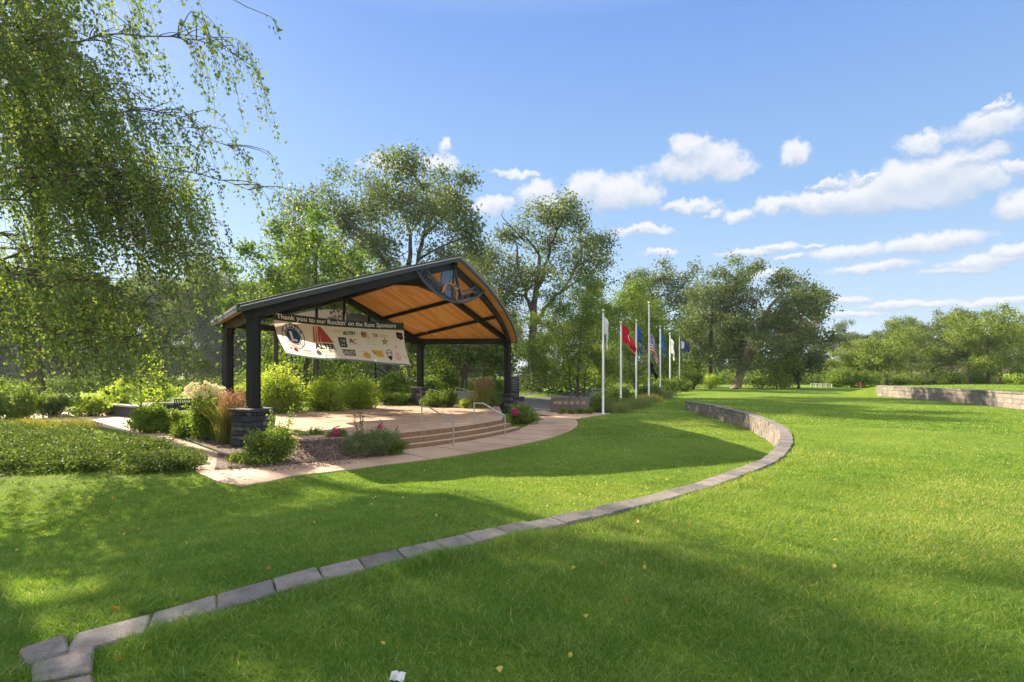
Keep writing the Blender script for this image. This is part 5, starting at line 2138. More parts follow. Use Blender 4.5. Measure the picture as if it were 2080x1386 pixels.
tree('maple', 'loose leafy tree at the river side left of the pavilion eave', 33, [(560, 800), (560, 700), (555, 600), (552, 540)],
     [(560, 520, 30, 26), (528, 545, 30, 30), (500, 575, 26, 28), (545, 590, 36, 34), (490, 612, 26, 20), (590, 560, 28, 34), (575, 630, 40, 34), (520, 640, 30, 24)],
     0.22, 'leaf_maple', r0=0.18, dens=6, per=28, sig=0.32, seed=62)
tree('oak', 'dark trunked tree seen beneath the sponsor banner', 37, [(617, 800), (622, 745), (630, 690)],
     [(600, 700, 50, 40), (650, 720, 46, 36), (560, 730, 40, 36), (690, 700, 50, 40), (640, 760, 40, 20)], 0.2, 'leaf_mid', r0=0.26, dens=8, per=36, seed=63, extra=[[(622, 790), (642, 745), (655, 700)]])
tree('oak', 'leaning dark trunked tree behind the stage under the banner end', 39, [(800, 805), (790, 750), (770, 700), (760, 660)],
     [(760, 690, 56, 40), (820, 690, 50, 44), (880, 680, 46, 40), (730, 740, 40, 34), (850, 740, 40, 36), (800, 640, 60, 40)], 0.2, 'leaf_mid', r0=0.34, dens=8, per=36, seed=64, extra=[[(800, 800), (812, 750), (830, 700)]])
tree('oak', 'shady dark tree between the two right posts of the pavilion', 43, [(905, 805), (905, 750), (908, 700)],
     [(890, 740, 36, 40), (930, 720, 44, 44), (975, 730, 44, 40), (1010, 710, 40, 44), (920, 670, 50, 36), (990, 670, 50, 36)], 0.2, 'leaf_dark', r0=0.28, dens=9, per=40, seed=65)
tree('river_birch', 'dense weeping river birch with three stems beside the emblem wall', 39.0, [(1172, 812), (1174, 770), (1178, 700), (1185, 620)],
     [(1185, 600, 50, 26), (1140, 620, 42, 34), (1225, 620, 42, 34), (1180, 660, 56, 44), (1115, 665, 36, 40), (1240, 670, 36, 44), (1150, 715, 50, 40), (1205, 725, 46, 40), (1105, 715, 34, 36), (1235, 735, 32, 38), (1125, 750, 34, 24), (1180, 765, 46, 18)],
     0.15, 'leaf_mid', r0=0.13, dens=15, per=46, sig=0.27, seed=71, extra=[[(1160, 812), (1158, 760), (1145, 680), (1130, 640)], [(1186, 812), (1190, 760), (1210, 690), (1225, 640)]], aspect=0.5)
tree('river_birch', 'dense rounded birch directly behind the flagpoles', 60, [(1292, 808), (1292, 750), (1290, 660)],
     [(1275, 610, 40, 34), (1315, 640, 42, 40), (1255, 650, 36, 44), (1300, 690, 50, 44), (1260, 710, 40, 42), (1345, 690, 36, 44), (1330, 740, 40, 34), (1285, 755, 44, 30), (1245, 755, 34, 26), (1355, 745, 30, 32)],
     0.22, 'leaf_mid', r0=0.25, dens=8, per=46, sig=0.42, seed=72, aspect=0.5)
tree('maple', 'light green rounded tree at the end of the flagpole row', 68, [(1392, 795), (1392, 740)],
     [(1385, 690, 30, 34), (1410, 720, 26, 32), (1380, 740, 28, 30), (1400, 660, 24, 28)], 0.24, 'leaf_bright', r0=0.2, dens=8, per=34, seed=73)
tree('cottonwood', 'rounded grey green cottonwood behind the flagpoles', 72, [(1345, 800), (1345, 700), (1345, 640)],
     [(1320, 570, 38, 26), (1360, 560, 40, 22), (1300, 600, 30, 30), (1390, 590, 38, 32), (1345, 610, 44, 36), (1420, 620, 26, 30), (1390, 650, 40, 34), (1310, 650, 40, 30)],
     0.3, 'leaf_cotton', r0=0.42, dens=3.6, per=42, sig=0.55, seed=74)
tree('cottonwood', 'slim straight trunked cottonwood left of the leaning tree', 62, [(1443, 795), (1442, 740), (1445, 660), (1447, 610)],
     [(1440, 590, 32, 34), (1470, 600, 28, 30), (1425, 640, 32, 34), (1460, 650, 34, 34), (1440, 700, 34, 30), (1475, 690, 24, 26), (1412, 690, 26, 30)],
     0.27, 'leaf_cotton', r0=0.32, dens=4.0, per=40, sig=0.48, seed=75)
tree('cottonwood', 'leaning cottonwood with a thick tan trunk at the lawn edge', 60, [(1495, 792), (1503, 765), (1512, 735), (1522, 700), (1545, 655), (1560, 630)],
     [(1497, 565, 34, 26), (1540, 558, 22, 20), (1475, 600, 34, 30), (1520, 610, 44, 34), (1590, 580, 40, 26), (1635, 585, 30, 28), (1660, 612, 22, 24), (1610, 625, 52, 40), (1650, 655, 28, 30), (1545, 700, 40, 26), (1535, 655, 40, 30), (1580, 640, 44, 30), (1570, 665, 46, 34), (1500, 665, 40, 32), (1490, 715, 36, 28), (1545, 715, 36, 28), (1620, 680, 42, 26), (1655, 690, 20, 18)],
     0.27, 'leaf_cotton', 'bark_tan', r0=0.50, dens=4.9, per=40, sig=0.46, seed=76, extra=[[(1508, 755), (1530, 710), (1560, 680), (1600, 670), (1650, 668)], [(1522, 700), (1500, 640), (1490, 590)], [(1555, 640), (1590, 600), (1630, 590)]])
tree('locust', 'small dark tree standing alone just right of the leaning trunk', 62, [(1622, 792), (1622, 760), (1622, 730)],
     [(1622, 715, 36, 18), (1600, 740, 30, 20), (1645, 740, 34, 20), (1622, 755, 40, 16)], 0.22, 'leaf_dark', r0=0.16, dens=8, per=40, seed=77)
tree('lilac', 'yellow green bushy tree at the foot of the leaning trunk', 61, [(1578, 792), (1576, 775), (1572, 755)],
     [(1560, 750, 26, 20), (1590, 745, 24, 22), (1575, 770, 26, 16), (1548, 775, 16, 12)], 0.22, 'leaf_locust', r0=0.1, dens=9, per=36, seed=78)
# locust row on the right
LOC = [('locust', 'feathery locust with a pale bent trunk at the left end of the wall', 70, [(1803, 786), (1802, 765), (1808, 735)], [(1805, 690, 44, 24), (1770, 715, 40, 24), (1840, 715, 40, 24), (1805, 735, 54, 20), (1775, 745, 30, 16)], 'leaf_locust', 81),
       ('locust', 'lower spreading locust over the dark bush near the marker post', 72, [(1785, 788), (1785, 770), (1782, 745)], [(1750, 715, 44, 24), (1720, 735, 34, 20), (1760, 745, 44, 18), (1725, 760, 26, 14)], 'leaf_locust', 82),
       ('ash', 'grey green tree with a leaning pink trunk in the right hand row', 73, [(1893, 784), (1897, 765), (1895, 735)], [(1885, 700, 40, 34), (1870, 735, 36, 26), (1915, 725, 36, 30), (1895, 755, 34, 14)], 'leaf_cotton', 83),
       ('locust', 'broad locust with flat layered branches in the right hand row', 70, [(1968, 783), (1968, 750), (1966, 720)], [(1945, 680, 44, 24), (1985, 665, 40, 26), (1930, 715, 40, 22), (1980, 720, 46, 24), (1955, 745, 46, 16)], 'leaf_locust', 84),
       ('locust', 'tallest locust crown at the right edge of the row', 68, [(2008, 783), (2008, 740), (2008, 690)], [(2010, 655, 50, 22), (2045, 680, 40, 26), (1980, 690, 36, 26), (2020, 705, 50, 28), (2050, 730, 34, 22), (2000, 740, 40, 18)], 'leaf_locust', 85),
       ('locust', 'locust with a thin dark trunk at the right picture edge', 72, [(2030, 783), (2030, 750), (2045, 700)], [(2075, 690, 34, 30), (2095, 720, 34, 30), (2065, 735, 30, 20)], 'leaf_locust', 86),
       ('hackberry', 'dull olive tree standing between the two locusts', 80, [(1850, 786), (1850, 740), (1848, 700)], [(1845, 680, 34, 26), (1870, 690, 28, 26), (1830, 700, 28, 24), (1855, 725, 38, 28)], 'leaf_cotton', 87)]
for nm, lab, d, tr, lb, mt, sd_ in LOC:
    tree(nm, lab, d, tr, lb, 0.23, mt, r0=0.22, dens=7, per=34, sig=0.30, seed=sd_, group='trees along the far right lawn')
tree('spruce', 'pointed grey green tree top behind the right hand row', 105, [(1822, 786), (1822, 720), (1822, 670)],
     [(1822, 665, 14, 14), (1820, 690, 22, 18), (1824, 720, 28, 22)], 0.34, 'leaf_far', r0=0.3, dens=4, per=40, seed=88)
tree('spruce', 'second smaller pointed tree top behind the right hand row', 108, [(1856, 786), (1856, 720), (1856, 690)],
     [(1856, 680, 13, 14), (1854, 705, 20, 20), (1850, 730, 26, 22)], 0.34, 'leaf_far', r0=0.3, dens=4, per=40, seed=89)
shrub('shrub', 'dark rounded bush beside the red marker post', at(1735, 782, 66), 3.6, 2.2, 2.4, 0.2, 'leaf_mid', 2600, 91)
shrub('shrub', 'bright leafy bush left of the dark rounded bush', at(1702, 784, 67), 1.9, 1.5, 2.2, 0.2, 'leaf_bright', 1600, 92)
shrub('shrub', 'yellow leaved bush at the right picture edge', at(2068, 782, 60), 1.7, 1.4, 1.9, 0.18, 'leaf_lime', 1700, 93)
for k_, (px, d, rx, h, lab) in enumerate(((1830, 74, 3.0, 1.5, 'low shrub behind the left end of the upper wall'), (1875, 75, 2.6, 1.4, 'low shrub at the foot of the leaning pink trunk'), (1930, 76, 3.0, 1.6, 'low shrub between the locust trunks'), (1990, 77, 3.0, 1.9, 'dark low shrub beneath the tallest locust'))):
    shrub('shrub', lab, at(px, 782, d), rx, 1.5, h, 0.22, 'leaf_mid', 1500, 94 + k_, group='shrubs under the right hand trees')

# ---- woods across the river and beyond the lawn
protos = []
for k_ in range(4):
    rng = np.random.default_rng(120 + k_)
    lob = [(1040 + rng.normal(0, 26), 690 - 62 + rng.normal(0, 34), rng.uniform(22, 36), rng.uniform(20, 32)) for q in range(9)] + [(1040, 690, 34, 34), (1022, 730, 30, 26), (1060, 726, 30, 28), (1036, 752, 34, 22), (1015, 755, 26, 20), (1064, 756, 26, 20)]
    pr = tree('riverbank_tree', 'tall grey green tree in the wood on the far river bank', 130, [(1040, 776), (1041, 700), (1042, 640)], lob, 0.55, 'leaf_far', r0=0.4, dens=2.2, per=30, sig=0.85, seed=130 + k_, group='trees on the far river bank', twigs=0.2)
    protos.append(pr)
H_P = 12.5 + 6
woods = []
for k_ in range(40):                            # left: far bank of the river
    px = -120 + 28 * k_ + random.uniform(-12, 12)
    woods.append((px, random.uniform(128, 150), random.uniform(0.80, 1.12), 'far river bank'))
for k_ in range(34):                            # behind the park on the right
    px = 945 + 40 * k_ + random.uniform(-18, 18)
    woods.append((px, random.uniform(112, 150), random.uniform(0.40, 0.62), 'right'))
for k_, (px, d, s, side) in enumerate(woods):
    x = (px - CX) / F * d
    loc = (x, d, float(terrain(x, d)) - 0.3)
    if side == 'right':
        lab = 'distant tree in the wood line closing the far lawn'
    else:
        lab = 'tall grey green tree in the wood on the far river bank'
    if k_ < 4:
        o = protos[k_]
        o.location = loc
        o.scale = (s,) * 3
        o.rotation_euler = (0, 0, random.uniform(0, 6))
        o['label'] = lab
    else:
        o = dup(protos[k_ % 4], loc, s, random.uniform(0, 6.28), lab)
        if side == 'right':
            o['group'] = 'distant trees closing the far lawn'
            o.name = 'distant_tree'

def undergrowth(name, x0, x1, y0, y1, n, h, leaf, mat, seed, ylin=0.0):
    rng = np.random.default_rng(seed)
    k = n // 40
    X, Y = rng.uniform(x0, x1, k), rng.uniform(y0, y1, k)
    Y = Y + ylin * (X - x0)
    H = h * rng.uniform(0.35, 1.1, k) * (0.75 + 0.35 * np.sin(X * 0.8) * np.sin(X * 0.33 + 1))
    C = np.repeat(np.c_[X, Y, terrain(X, Y)], 40, 0)
    C = C + rng.normal(0, 1, C.shape) * np.array([0.7, 0.6, 0]) * min(1.0, h * 0.5) + np.array([0, 0, 1.0]) * (np.repeat(H, 40) * rng.random(k * 40) ** 0.7)[:, None]
    a = Acc()
    a.leaves(C, leaf, np.clip(np.repeat(rng.random(k), 40) * 0.5 + rng.random(k * 40) * 0.5, 0, 1), bias=0.5, rng=rng)
    struct(a.build(name, MT[mat]), 'stuff')


undergrowth('undergrowth', -70, 9, 46, 51, 30000, 2.0, 0.22, 'leaf_dark', 501)
undergrowth('undergrowth', -15, -3, 38, 45, 14000, 1.3, 0.16, 'leaf_mid', 505)
undergrowth('undergrowth', -130, 20, 126, 132, 20000, 4.5, 0.6, 'leaf_far', 502)
undergrowth('undergrowth', 10, 95, 84, 92, 30000, 3.2, 0.35, 'leaf_mid', 503)
undergrowth('undergrowth', 10, 160, 108, 116, 26000, 5.5, 0.55, 'leaf_far', 504)

# ---- shrubs and flowers round the stage
shrub('shrub', 'tall lime green shrub behind the near pavilion post', at(565, 836, 25.2), 1.65, 1.3, 2.9, 0.11, 'leaf_lime', 8200, 201, lumps=26, group='lime green shrubs at the back of the stage')
shrub('shrub', 'rounded lime green shrub in the middle of the stage back', at(656, 834, 26.6), 1.40, 1.1, 1.66, 0.10, 'leaf_lime', 6800, 202, lumps=24, group='lime green shrubs at the back of the stage')
shrub('shrub', 'rounded lime green shrub at the right of the stage back trio', at(727, 832, 28.2), 1.40, 1.1, 1.60, 0.10, 'leaf_lime', 6800, 203, lumps=24, group='lime green shrubs at the back of the stage')
shrub('shrub', 'light shrub on the bank just left of the tall lime shrub', at(497, 806, 31), 1.0, 0.9, 1.5, 0.11, 'leaf_lime', 2600, 204)
shrub('shrub', 'dark leafy bush behind the stage beside the lamp post', at(800, 806, 37), 1.9, 1.4, 1.9, 0.13, 'leaf_bright', 3000, 205)
shrub('shrub', 'bright bush behind the back right pier', at(875, 802, 40), 1.5, 1.2, 1.6, 0.13, 'leaf_bright', 2200, 206)
shrub('shrub', 'bright pale shrub behind the bronze statue', at(915, 800, 43), 1.9, 1.3, 2.6, 0.15, 'leaf_bright', 3200, 207)
shrub('shrub', 'pale shrub right of the bronze statue', at(985, 800, 42), 1.8, 1.3, 2.2, 0.14, 'leaf_mid', 2600, 208)
for k_, (px, rx) in enumerate(((793, 1.0), (823, 0.9))):
    shrub('hedge', ('clipped low dark hedge plant left of the back right pier', 'clipped low dark hedge plant touching the back right pier')[k_], at(px, 824, 31.5), rx, 0.7, 0.75, 0.07, 'leaf_mid', 2200, 209 + k_, cat='hedge', z=-0.16, stems=False, lumps=12)
shrub('shrub', 'low dark shrub between the two right piers', at(886, 829, 29.6), 0.85, 0.6, 0.85, 0.07, 'leaf_mid', 2000, 211, z=-0.14)
shrub('shrub', 'low rose shrub in front of the statue pedestal', at(918, 830, 29.6), 0.75, 0.6, 0.9, 0.07, 'leaf_mid', 1800, 212, z=-0.14)
shrub('shrub', 'small yellow green mound beside the tan plume grass', at(946, 834, 28.6), 0.40, 0.35, 0.46, 0.05, 'leaf_lime', 1100, 213, z=-0.14)
shrub('shrub', 'bushy shrub between the plume grass and right pier', at(1000, 834, 30.2), 0.55, 0.6, 0.95, 0.07, 'leaf_mid', 1800, 214, z=-0.16)
grasses('feather_grass', 'tan plumed feather grass between the two right piers', at(976, 834, 29.0), 0.55, 1.55, 700, 'reed', 221, 60, z=-0.15)
shrub('rose_bush', 'green rose bush with magenta blooms at the foot of the right pier', at(1068, 872, 24.2), 1.05, 0.75, 0.98, 0.075, 'leaf_bright', 3600, 222, cat='rose bush', z=ZW + 0.02, extra=blossoms('pink', 5, 0.10, 0.07, 40, lambda g: (g.uniform(-0.6, -0.25), -0.55 + g.normal(0, 0.05), g.uniform(0.42, 0.75))))
for k_, px in enumerate((1141, 1160, 1180, 1196)):
    shrub('shrub', ['small clipped shrub below the left end of the emblem wall', 'small clipped shrub left of the middle of the emblem wall', 'small clipped shrub right of the middle of the emblem wall', 'small clipped shrub below the right end of the emblem wall'][k_], at(px, 842, 30.3), 0.32, 0.28, 0.34, 0.05, 'leaf_bright', 700, 223 + k_, stems=False, z=ZW, lumps=6, group='small shrubs below the emblem wall')
for k_, (px, py, d, rx, h, mt, lab) in enumerate(((1212, 838, 31.8, 0.7, 1.1, 'leaf_mid', 'leafy shrub just left of the closest flagpole'), (1243, 832, 33.0, 0.8, 1.0, 'leaf_mid', 'leafy shrub between the first two flagpoles'),
                                                  (1270, 822, 37.5, 1.0, 1.3, 'leaf_mid', 'leafy shrub behind the second flagpole'), (1240, 815, 39.5, 1.5, 1.5, 'leaf_mid', 'broad shrub behind the closest flagpole'), (1305, 818, 41.0, 1.0, 1.3, 'leaf_mid', 'leafy shrub between the third and fourth flagpoles'),
                                                  (1330, 818, 42.0, 0.8, 1.0, 'leaf_grey', 'grey green shrub left of the folded royal blue flag'), (1352, 812, 46.0, 1.1, 1.4, 'leaf_mid', 'leafy shrub beside the pale flag pole'),
                                                  (1385, 806, 51.0, 1.3, 1.5, 'leaf_mid', 'leafy shrub at the end of the flagpole bed'), (1408, 800, 58.0, 1.4, 2.0, 'leaf_mid', 'tall shrub past the farthest flagpole'), (1440, 795, 60.0, 1.5, 1.7, 'leaf_lime', 'yellow weedy bush at the foot of the slim trunk'))):
    shrub('shrub', lab, at(px, py, d), rx, rx * 0.8, h, 0.09 if d < 40 else 0.13, mt, 1700, 230 + k_, group='shrubs along the flagpole bed')
for k_, (px, py, d, lab) in enumerate(((1250, 838, 31.6, 'fine grey grass tuft beside the closest flagpole'), (1275, 832, 34, 'fine grass tuft below the red flag'), (1296, 828, 35.5, 'fine grass tuft at the third flagpole'), (1318, 824, 38, 'fine grass tuft at the tallest flagpole'), (1345, 818, 42, 'fine grass tuft at the royal blue flag pole'))):
    grasses('grass_tuft', lab, at(px, py, d), 0.9, 0.85, 900, 'reed' if k_ % 2 else 'leaf_grey', 240 + k_, group='grass tufts along the flagpole bed', lean=0.8, w=0.018)

# near bed
shrub('shrub', 'leafy bright green weed shrub in front of the near stone pier', gnd(545, 942, -0.56), 0.62, 0.5, 0.95, 0.075, 'leaf_bright', 2600, 251, lumps=14, z=-0.56)
for k_, (px, py, h, lab) in enumerate(((548, 930, 1.25, 'tall leafy stalk rising before the near pier'), (574, 930, 1.35, 'thin tall stalk right of the near pier'))):
    c = gnd(px, py, -0.56)
    t = thing('weed_stalk', lab, 'plant', (c[0], c[1], -0.56), 'tall stalks before the near pier')
    rng = np.random.default_rng(255 + k_)
    a, b_ = Acc(), Acc()
    top = c + np.array([0.22 * k_ + 0.05, 0, h])
    P = bez(c, top, 0.0, 8, 0.03, rng)
    a.tube(P, np.linspace(0.01, 0.004, 8), 5)
    n_ = 170 if k_ == 0 else 70
    s_ = rng.uniform(0.25 if k_ == 0 else 0.55, 1, n_) * 6.99
    i_ = s_.astype(int)
    b_.leaves(P[i_] + (P[i_ + 1] - P[i_]) * (s_ - i_)[:, None] + rng.normal(0, 0.05, (n_, 3)), 0.07, rng.random(n_), bias=0.8, rng=rng)
    a.build('stem', MT['twig'], t)
    b_.build('foliage', MT['leaf_bright'], t)
shrub('shrub', 'low yellow green tuft at the walk edge before the near pier', gnd(488, 938, -0.57), 0.34, 0.25, 0.22, 0.055, 'leaf_lime', 600, 258, z=-0.56, stems=False)
shrub('shrub', 'small lime mound alone on the bark mulch', gnd(638, 922, -0.5), 0.20, 0.18, 0.20, 0.04, 'leaf_lime', 700, 259, z=-0.50, stems=False)
shrub('rose_bush', 'small rose bush with magenta blooms on the mulch bed', gnd(684, 908, -0.45), 0.36, 0.32, 0.48, 0.055, 'leaf_mid', 1500, 260, cat='rose bush', z=-0.44, extra=blossoms('pink', 5, 0.075, 0.055, 36, lambda g: (g.uniform(-0.12, 0.12), -0.18 + g.normal(0, 0.05), g.uniform(0.28, 0.52))))
shrub('shrub', 'leafy young shrub left of the small rose bush', gnd(640, 900, -0.4), 0.26, 0.22, 0.34, 0.055, 'leaf_bright', 800, 261, z=-0.36)
shrub('catmint', 'broad hazy catmint mound beside the left end of the steps', gnd(752, 922, -0.5), 0.98, 0.62, 0.70, 0.045, 'leaf_grey', 8000, 262, cat='plant', z=-0.50, aspect=0.35, stems=False, lumps=26)
shrub('catmint', 'low trailing catmint at the bottom step', gnd(798, 920, -0.56), 0.62, 0.42, 0.36, 0.045, 'leaf_mid', 3600, 263, cat='plant', z=-0.57, aspect=0.35, stems=False, lumps=12)
shrub('rose_bush', 'single magenta rose above the catmint mound', gnd(775, 905, -0.4), 0.22, 0.2, 0.66, 0.05, 'leaf_mid', 500, 264, cat='rose bush', z=-0.45, extra=blossoms('pink', 1, 0.085, 0.055, 40, lambda g: (0.02, -0.2, 0.62)))
for k_, (px, py, h, lab) in enumerate(((735, 905, 1.0, 'dark seedy weed stalk above the catmint mound'), (762, 900, 0.75, 'thin reddish weed stalk beside the single rose'), (805, 905, 0.6, 'thin reddish weed stalk by the left end of the steps'))):
    c = gnd(px, py, -0.4)
    t = thing('weed_stalk', lab, 'plant', (c[0], c[1], -0.45), 'weed stalks by the steps')
    rng = np.random.default_rng(265 + k_)
    a, b_ = Acc(), Acc()
    for q in range(3 if k_ == 0 else 2):
        P = bez(c + np.array([0, 0, -0.05]), c + np.array([rng.normal(0, 0.10), rng.normal(0, 0.05), h * rng.uniform(0.7, 1)]), 0, 8, 0.03, rng)
        a.tube(P, np.linspace(0.007, 0.003, 8), 4)
        n_ = 90 if k_ == 0 else 22
        s_ = rng.uniform(0.35, 1, n_) * 6.99
        i_ = s_.astype(int)
        b_.leaves(P[i_] + (P[i_ + 1] - P[i_]) * (s_ - i_)[:, None] + rng.normal(0, 0.03, (n_, 3)), 0.045, rng.random(n_) * 0.4, bias=0.8, rng=rng)
    a.build('stem', MT['twig'], t)
    b_.build('foliage', MT['leaf_dark'], t)
for k_, (px, py) in enumerate(((590, 893), (612, 895), (600, 888), (575, 890))):
    shrub('sedum', ['low ground plant along the stage edge, nearest the pier', 'low ground plant along the stage edge, nearest the rose bush', 'low ground plant between two others at the stage edge', 'low ground plant in the pier shadow at the stage edge'][k_], gnd(px, py, -0.3), 0.24, 0.16, 0.14, 0.045, 'leaf_lime', 420, 270 + k_, cat='plant', z=-0.26, stems=False, lumps=5, group='low plants at the stage edge')

# left bed by the near pier
grasses('feather_grass', 'tall tan plumed feather grass left of the near stone pier', at(468, 902, 17.4), 0.30, 1.58, 1000, 'reed', 281, 80, z=-0.56)
grasses('feather_grass', 'golden grass behind the near stone pier', at(492, 850, 22.5), 0.5, 0.9, 700, 'reed', 282, 40, z=-0.55)
shrub('hydrangea', 'hydrangea covered in cream flower heads left of the near pier', at(418, 868, 18.6), 0.60, 0.6, 1.85, 0.10, 'leaf_bright', 2600, 283, z=-0.55,
      extra=blossoms('bloom', 44, 0.125, 0.06, 46, lambda g: ((lambda a_, r_: (0.66 * r_ * math.cos(a_), 0.6 * r_ * math.sin(a_) - 0.1, 1.40 + 0.45 * math.sqrt(max(0, 1 - r_ * r_)) + g.normal(0, 0.06)))(g.uniform(0, 6.28), g.random() ** 0.5))))
shrub('shrub', 'bright shrub below the cream hydrangea', gnd(385, 885, -0.55), 0.80, 0.6, 0.62, 0.085, 'leaf_bright', 2600, 284, z=-0.56)
shrub('shrub', 'wide leafy shrub left of the cream hydrangea', gnd(300, 878, -0.55), 1.25, 0.7, 1.0, 0.09, 'leaf_bright', 3600, 285, z=-0.57, lumps=14)
shrub('shrub', 'loose leafy shrub against the low stone wall', at(345, 862, 21.5), 0.8, 0.6, 0.95, 0.09, 'leaf_bright', 2200, 286, z=-0.57)
shrub('shrub', 'small ragged tuft on the mulch left of the near pier', gnd(430, 893, -0.55), 0.32, 0.3, 0.42, 0.05, 'leaf_mid', 900, 287, z=-0.55)
# sapling with its stake
c = at(285, 862, 20.5)
t = thing('sapling', 'thin staked sapling in front of the low stone wall', 'tree', (c[0], c[1], -0.57))
rng = np.random.default_rng(290)
a, b_ = Acc(), Acc()
a.tube([(c[0], c[1], -0.6), (c[0] + 0.03, c[1], 0.8), (c[0] - 0.02, c[1], 2.3)], [0.03, 0.02, 0.006], 6)
for k_ in range(30):
    e = np.array([c[0] + rng.normal(0, 0.42), c[1] + rng.normal(0, 0.4), rng.uniform(0.65, 2.25)])
    e[0] = c[0] + (e[0] - c[0]) * (2.5 - e[2]) / 1.5
    a.tube(bez((c[0], c[1], max(0.3, e[2] - 0.4)), e, 0.1, 5, 0.05, rng), np.linspace(0.008, 0.003, 5), 4)
    b_.leaves(e + rng.normal(0, 0.13, (34, 3)), 0.10, np.clip(rng.random() * 0.4 + rng.random(34) * 0.6, 0, 1), rng=rng)
a.build('trunk', MT['twig'], t)
b_.build('crown', MT['leaf_lime'], t)
# bushes at the far left
for k_, (px, py, d, rx, h, mt, lab) in enumerate(((30, 842, 26.5, 1.7, 2.2, 'leaf_bright', 'bright leafy bush at the far left beyond the path'), (110, 838, 27.5, 1.3, 1.4, 'leaf_mid', 'darker bush next to the bright bush at far left'), (185, 838, 28.5, 1.3, 1.2, 'leaf_lime', 'low yellow green bush left of the low stone wall'),
                                                  (-40, 840, 25, 1.6, 2.0, 'leaf_bright', 'bright leafy bush at the left picture edge'), (240, 800, 33, 1.6, 1.6, 'leaf_lime', 'lime bush behind the corner of the low stone wall'), (330, 800, 33.5, 1.8, 1.5, 'leaf_lime', 'lime bush behind the middle of the low stone wall'), (425, 800, 34, 1.5, 1.4, 'leaf_bright', 'lime bush behind the slatted bench'))):
    shrub('shrub', lab, at(px, py, d), rx, 1.1, h, 0.12, mt, 2400, 300 + k_, z=-0.6, group='bushes beyond the left path')
# shrub bed on the near left: one continuous mass of low plants
a = Acc()
rng = np.random.default_rng(320)
k = 900
u_, v_ = rng.random(k), rng.random(k)
topx, boty = 0, 0
Pp = []
for q in range(k):
    px = rng.uniform(-260, 398)
    y0 = np.interp(px, [-260, 60, 130, 220, 300, 398], [872, 872, 876, 892, 905, 932])
    y1 = np.interp(px, [-260, 0, 380, 398], [962, 962, 960, 952])
    py = rng.uniform(y0, y1)
    Pp.append(gnd(px, py, -0.58))
Pp = np.array(Pp)
hh = rng.uniform(0.10, 0.52, k) * (0.75 + 0.4 * np.sin(Pp[:, 0] * 3.1) * np.sin(Pp[:, 1] * 2.7))
C = np.repeat(Pp, 60, 0) + rng.normal(0, 1, (k * 60, 3)) * np.array([0.15, 0.15, 0.0]) + np.array([0, 0, 1.0]) * (np.repeat(hh, 60) * rng.random(k * 60) ** 0.6)[:, None]
a.leaves(C, 0.075, np.clip(np.repeat(rng.random(k), 60) * 0.6 + rng.random(k * 60) * 0.5, 0, 1), bias=0.8, rng=rng)
struct(a.build('ground_cover', MT['leaf_dark']), 'stuff')
grasses('grass_tuft', 'yellowing grass tuft behind the left ground cover bed', gnd(150, 872, -0.58), 0.7, 0.55, 1200, 'reed', 321, z=-0.58, lean=0.9)
grasses('grass_tuft', 'pale grass patch left of the yellowing tuft', gnd(60, 868, -0.58), 0.9, 0.5, 1200, 'reed', 322, z=-0.58, lean=0.9)

# ------------------------------------------------------------------ grass blades on the lawns


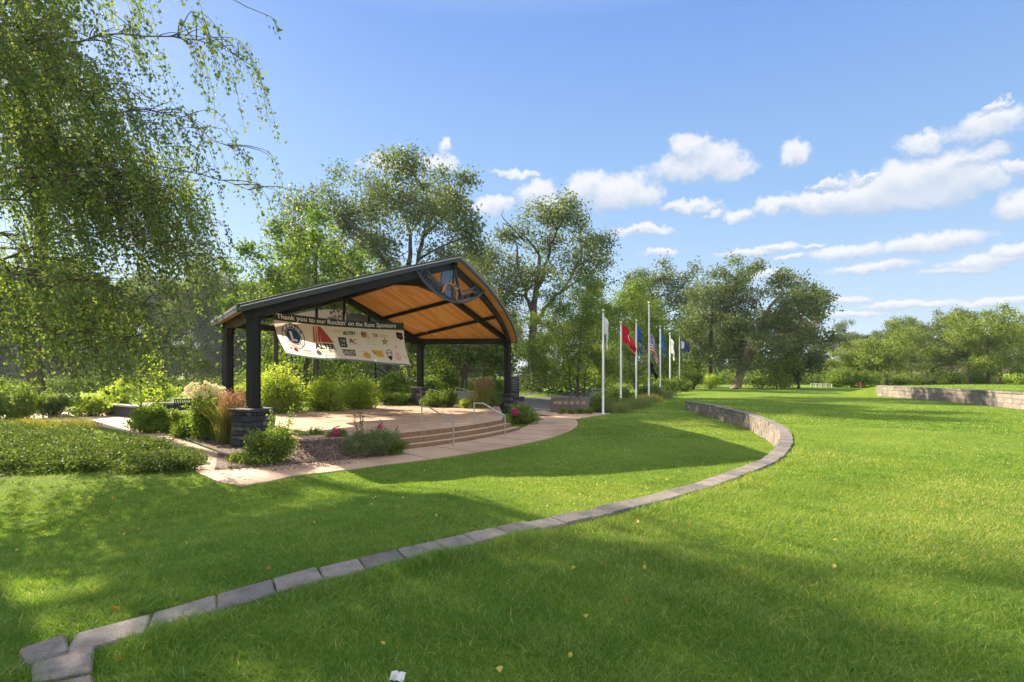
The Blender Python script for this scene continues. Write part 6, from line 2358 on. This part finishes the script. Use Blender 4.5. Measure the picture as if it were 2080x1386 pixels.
def lawn_blades():
    rng = np.random.default_rng(400)
    a = Acc()
    banned = [WALK, BED, STAGE, smooth_line(left_bed, 4, True), smooth_line(ASPH, 4, True), UPPER] + END_BLOCKS

    def ok(X, Y):
        m = np.ones(X.shape, bool)
        for b in banned:
            m &= ~inside(b, X, Y)
        dx, dy = X - C0[0], Y - C0[1]
        r = np.hypot(dx, dy)
        th = np.degrees(np.arctan2(dy, dx))
        r = r - wall_shift(th)
        m &= ~((r > RW - 0.03) & (r < RW + 0.285 + rng.normal(0, 0.03, X.shape)) & (th > TH0) & (th < TH1))
        return m

    def fld(X, Y, s, o):
        return 0.5 + 0.25 * (np.sin(X * s + 1.3 * np.sin(Y * s * 0.7 + o)) + np.sin(Y * s * 1.1 + 1.7 * np.sin(X * s * 0.6 + o * 2)))

    for d0, d1, n, h, wd, seg in ((2.2, 5.5, 170000, 0.050, 0.0046, 2), (5.5, 10, 210000, 0.043, 0.0078, 1), (10, 20, 240000, 0.036, 0.014, 1), (20, 62, 260000, 0.034, 0.034, 1)):
        # uniform over the ground in front of the camera between two distances
        dd = np.sqrt(rng.uniform(d0 ** 2, d1 ** 2, n)) if d1 < 15 else 1 / np.sqrt(rng.uniform(1 / d1 ** 2, 1 / d0 ** 2, n)) ** 1.0
        an = rng.uniform(-0.80, 0.80, n)
        X, Y = dd * np.sin(an), dd * np.cos(an)
        if d0 < 3:
            Y = Y + 0.0
        m = ok(X, Y)
        X, Y = X[m], Y[m]
        k = len(X)
        B = np.c_[X, Y, terrain(X, Y) - 0.004]
        f = fld(X, Y, 0.9, 1.0) * 0.5 + fld(X, Y, 3.1, 2.2) * 0.5
        f = 0.6 * f + 0.4 * fld(X, Y, 8.5, 3.3)
        tint = np.clip(0.06 + 0.50 * f + rng.normal(0, 0.19, k), 0, 0.93)
        patch = sm(fld(X, Y, 0.33, 5.0) * 0.6 + fld(X, Y, 1.25, 3.0) * 0.4, 0.52, 0.85) * sm(X, -3, 4)
        tint = np.clip(tint + 0.30 * patch * rng.random(k), 0, 0.95)
        dry = rng.random(k) < 0.03 + 0.16 * patch
        tint = np.where(dry, 1.0, tint)
        hh_ = h * (0.65 + 0.7 * fld(X, Y, 5.3, 0.4))
        # longer uncut grass along the outer side of the wall
        r = np.hypot(X - C0[0], Y - C0[1]) - wall_shift(np.degrees(np.arctan2(Y - C0[1], X - C0[0])))
        hh_ = hh_ * (1 + 0.9 * np.exp(-((r - RW - 0.45) / 0.14) ** 2))
        wd_ = wd * rng.uniform(0.6, 1.3, k)
        a.blades(B, hh_, wd_, 1.35 if d1 < 15 else 1.0, tint, rng, seg)
    # grass on the upper terrace
    n = 30000
    X, Y = rng.uniform(23, 70, n), rng.uniform(20, 52, n)
    m = inside([(p[0] + 0.3, p[1]) for p in UPPER], X, Y)
    B = np.c_[X[m], Y[m], np.full(m.sum(), 0.757)]
    a.blades(B, 0.06, 0.045, 0.7, np.clip(rng.normal(0.4, 0.2, m.sum()), 0, 1), rng, 1)
    struct(a.build('grass', MT['blade']), 'stuff')
    # clover heads and fallen leaves scattered over the lawn
    c_ = Acc()
    n = 900
    dd = np.sqrt(rng.uniform(8 ** 2, 26 ** 2, n))
    an = rng.uniform(-0.3, 0.8, n)
    X, Y = dd * np.sin(an), dd * np.cos(an)
    m = ok(X, Y) & (fld(X, Y, 0.7, 4) > 0.62)
    B = np.c_[X[m], Y[m], terrain(X[m], Y[m]) + 0.055]
    for q in range(5):
        c_.leaves(B + rng.normal(0, 0.005, B.shape), 0.018, rng.random(len(B)), aspect=0.9, rng=rng)
    struct(c_.build('clover_flowers', MT['bloom']), 'stuff')
    l_ = Acc()
    n = 90
    dd = np.sqrt(rng.uniform(2.6 ** 2, 13 ** 2, n))
    an = rng.uniform(-0.8, 0.55, n)
    X, Y = dd * np.sin(an), dd * np.cos(an)
    m = ok(X, Y)
    l_.leaves(np.c_[X[m], Y[m], terrain(X[m], Y[m]) + 0.05], 0.05, rng.random(m.sum()), bias=2.5, aspect=0.7, rng=rng)
    struct(l_.build('fallen_leaves', leafmat('fallen_birch_leaf', [(0, (0.22, 0.08, 0.03)), (0.5, (0.42, 0.30, 0.05)), (1, (0.55, 0.45, 0.12))], 0.3)), 'stuff')


lawn_blades()

# ------------------------------------------------------------------ air


def haze():
    a = Acc()
    a.box((C0[0], C0[1], 15), (1240, 1240, 43))
    m = bpy.data.materials.new('summer_haze')
    m.use_nodes = True
    nt = m.node_tree
    nt.nodes.clear()
    out = nt.nodes.new('ShaderNodeOutputMaterial')
    v = nt.nodes.new('ShaderNodeVolumePrincipled')
    v.inputs['Color'].default_value = (0.80, 0.88, 1.0, 1)
    v.inputs['Density'].default_value = 0.0002
    v.inputs['Anisotropy'].default_value = 0.3
    nt.links.new(v.outputs[0], out.inputs['Volume'])
    struct(a.build('haze', m), 'stuff')


haze()
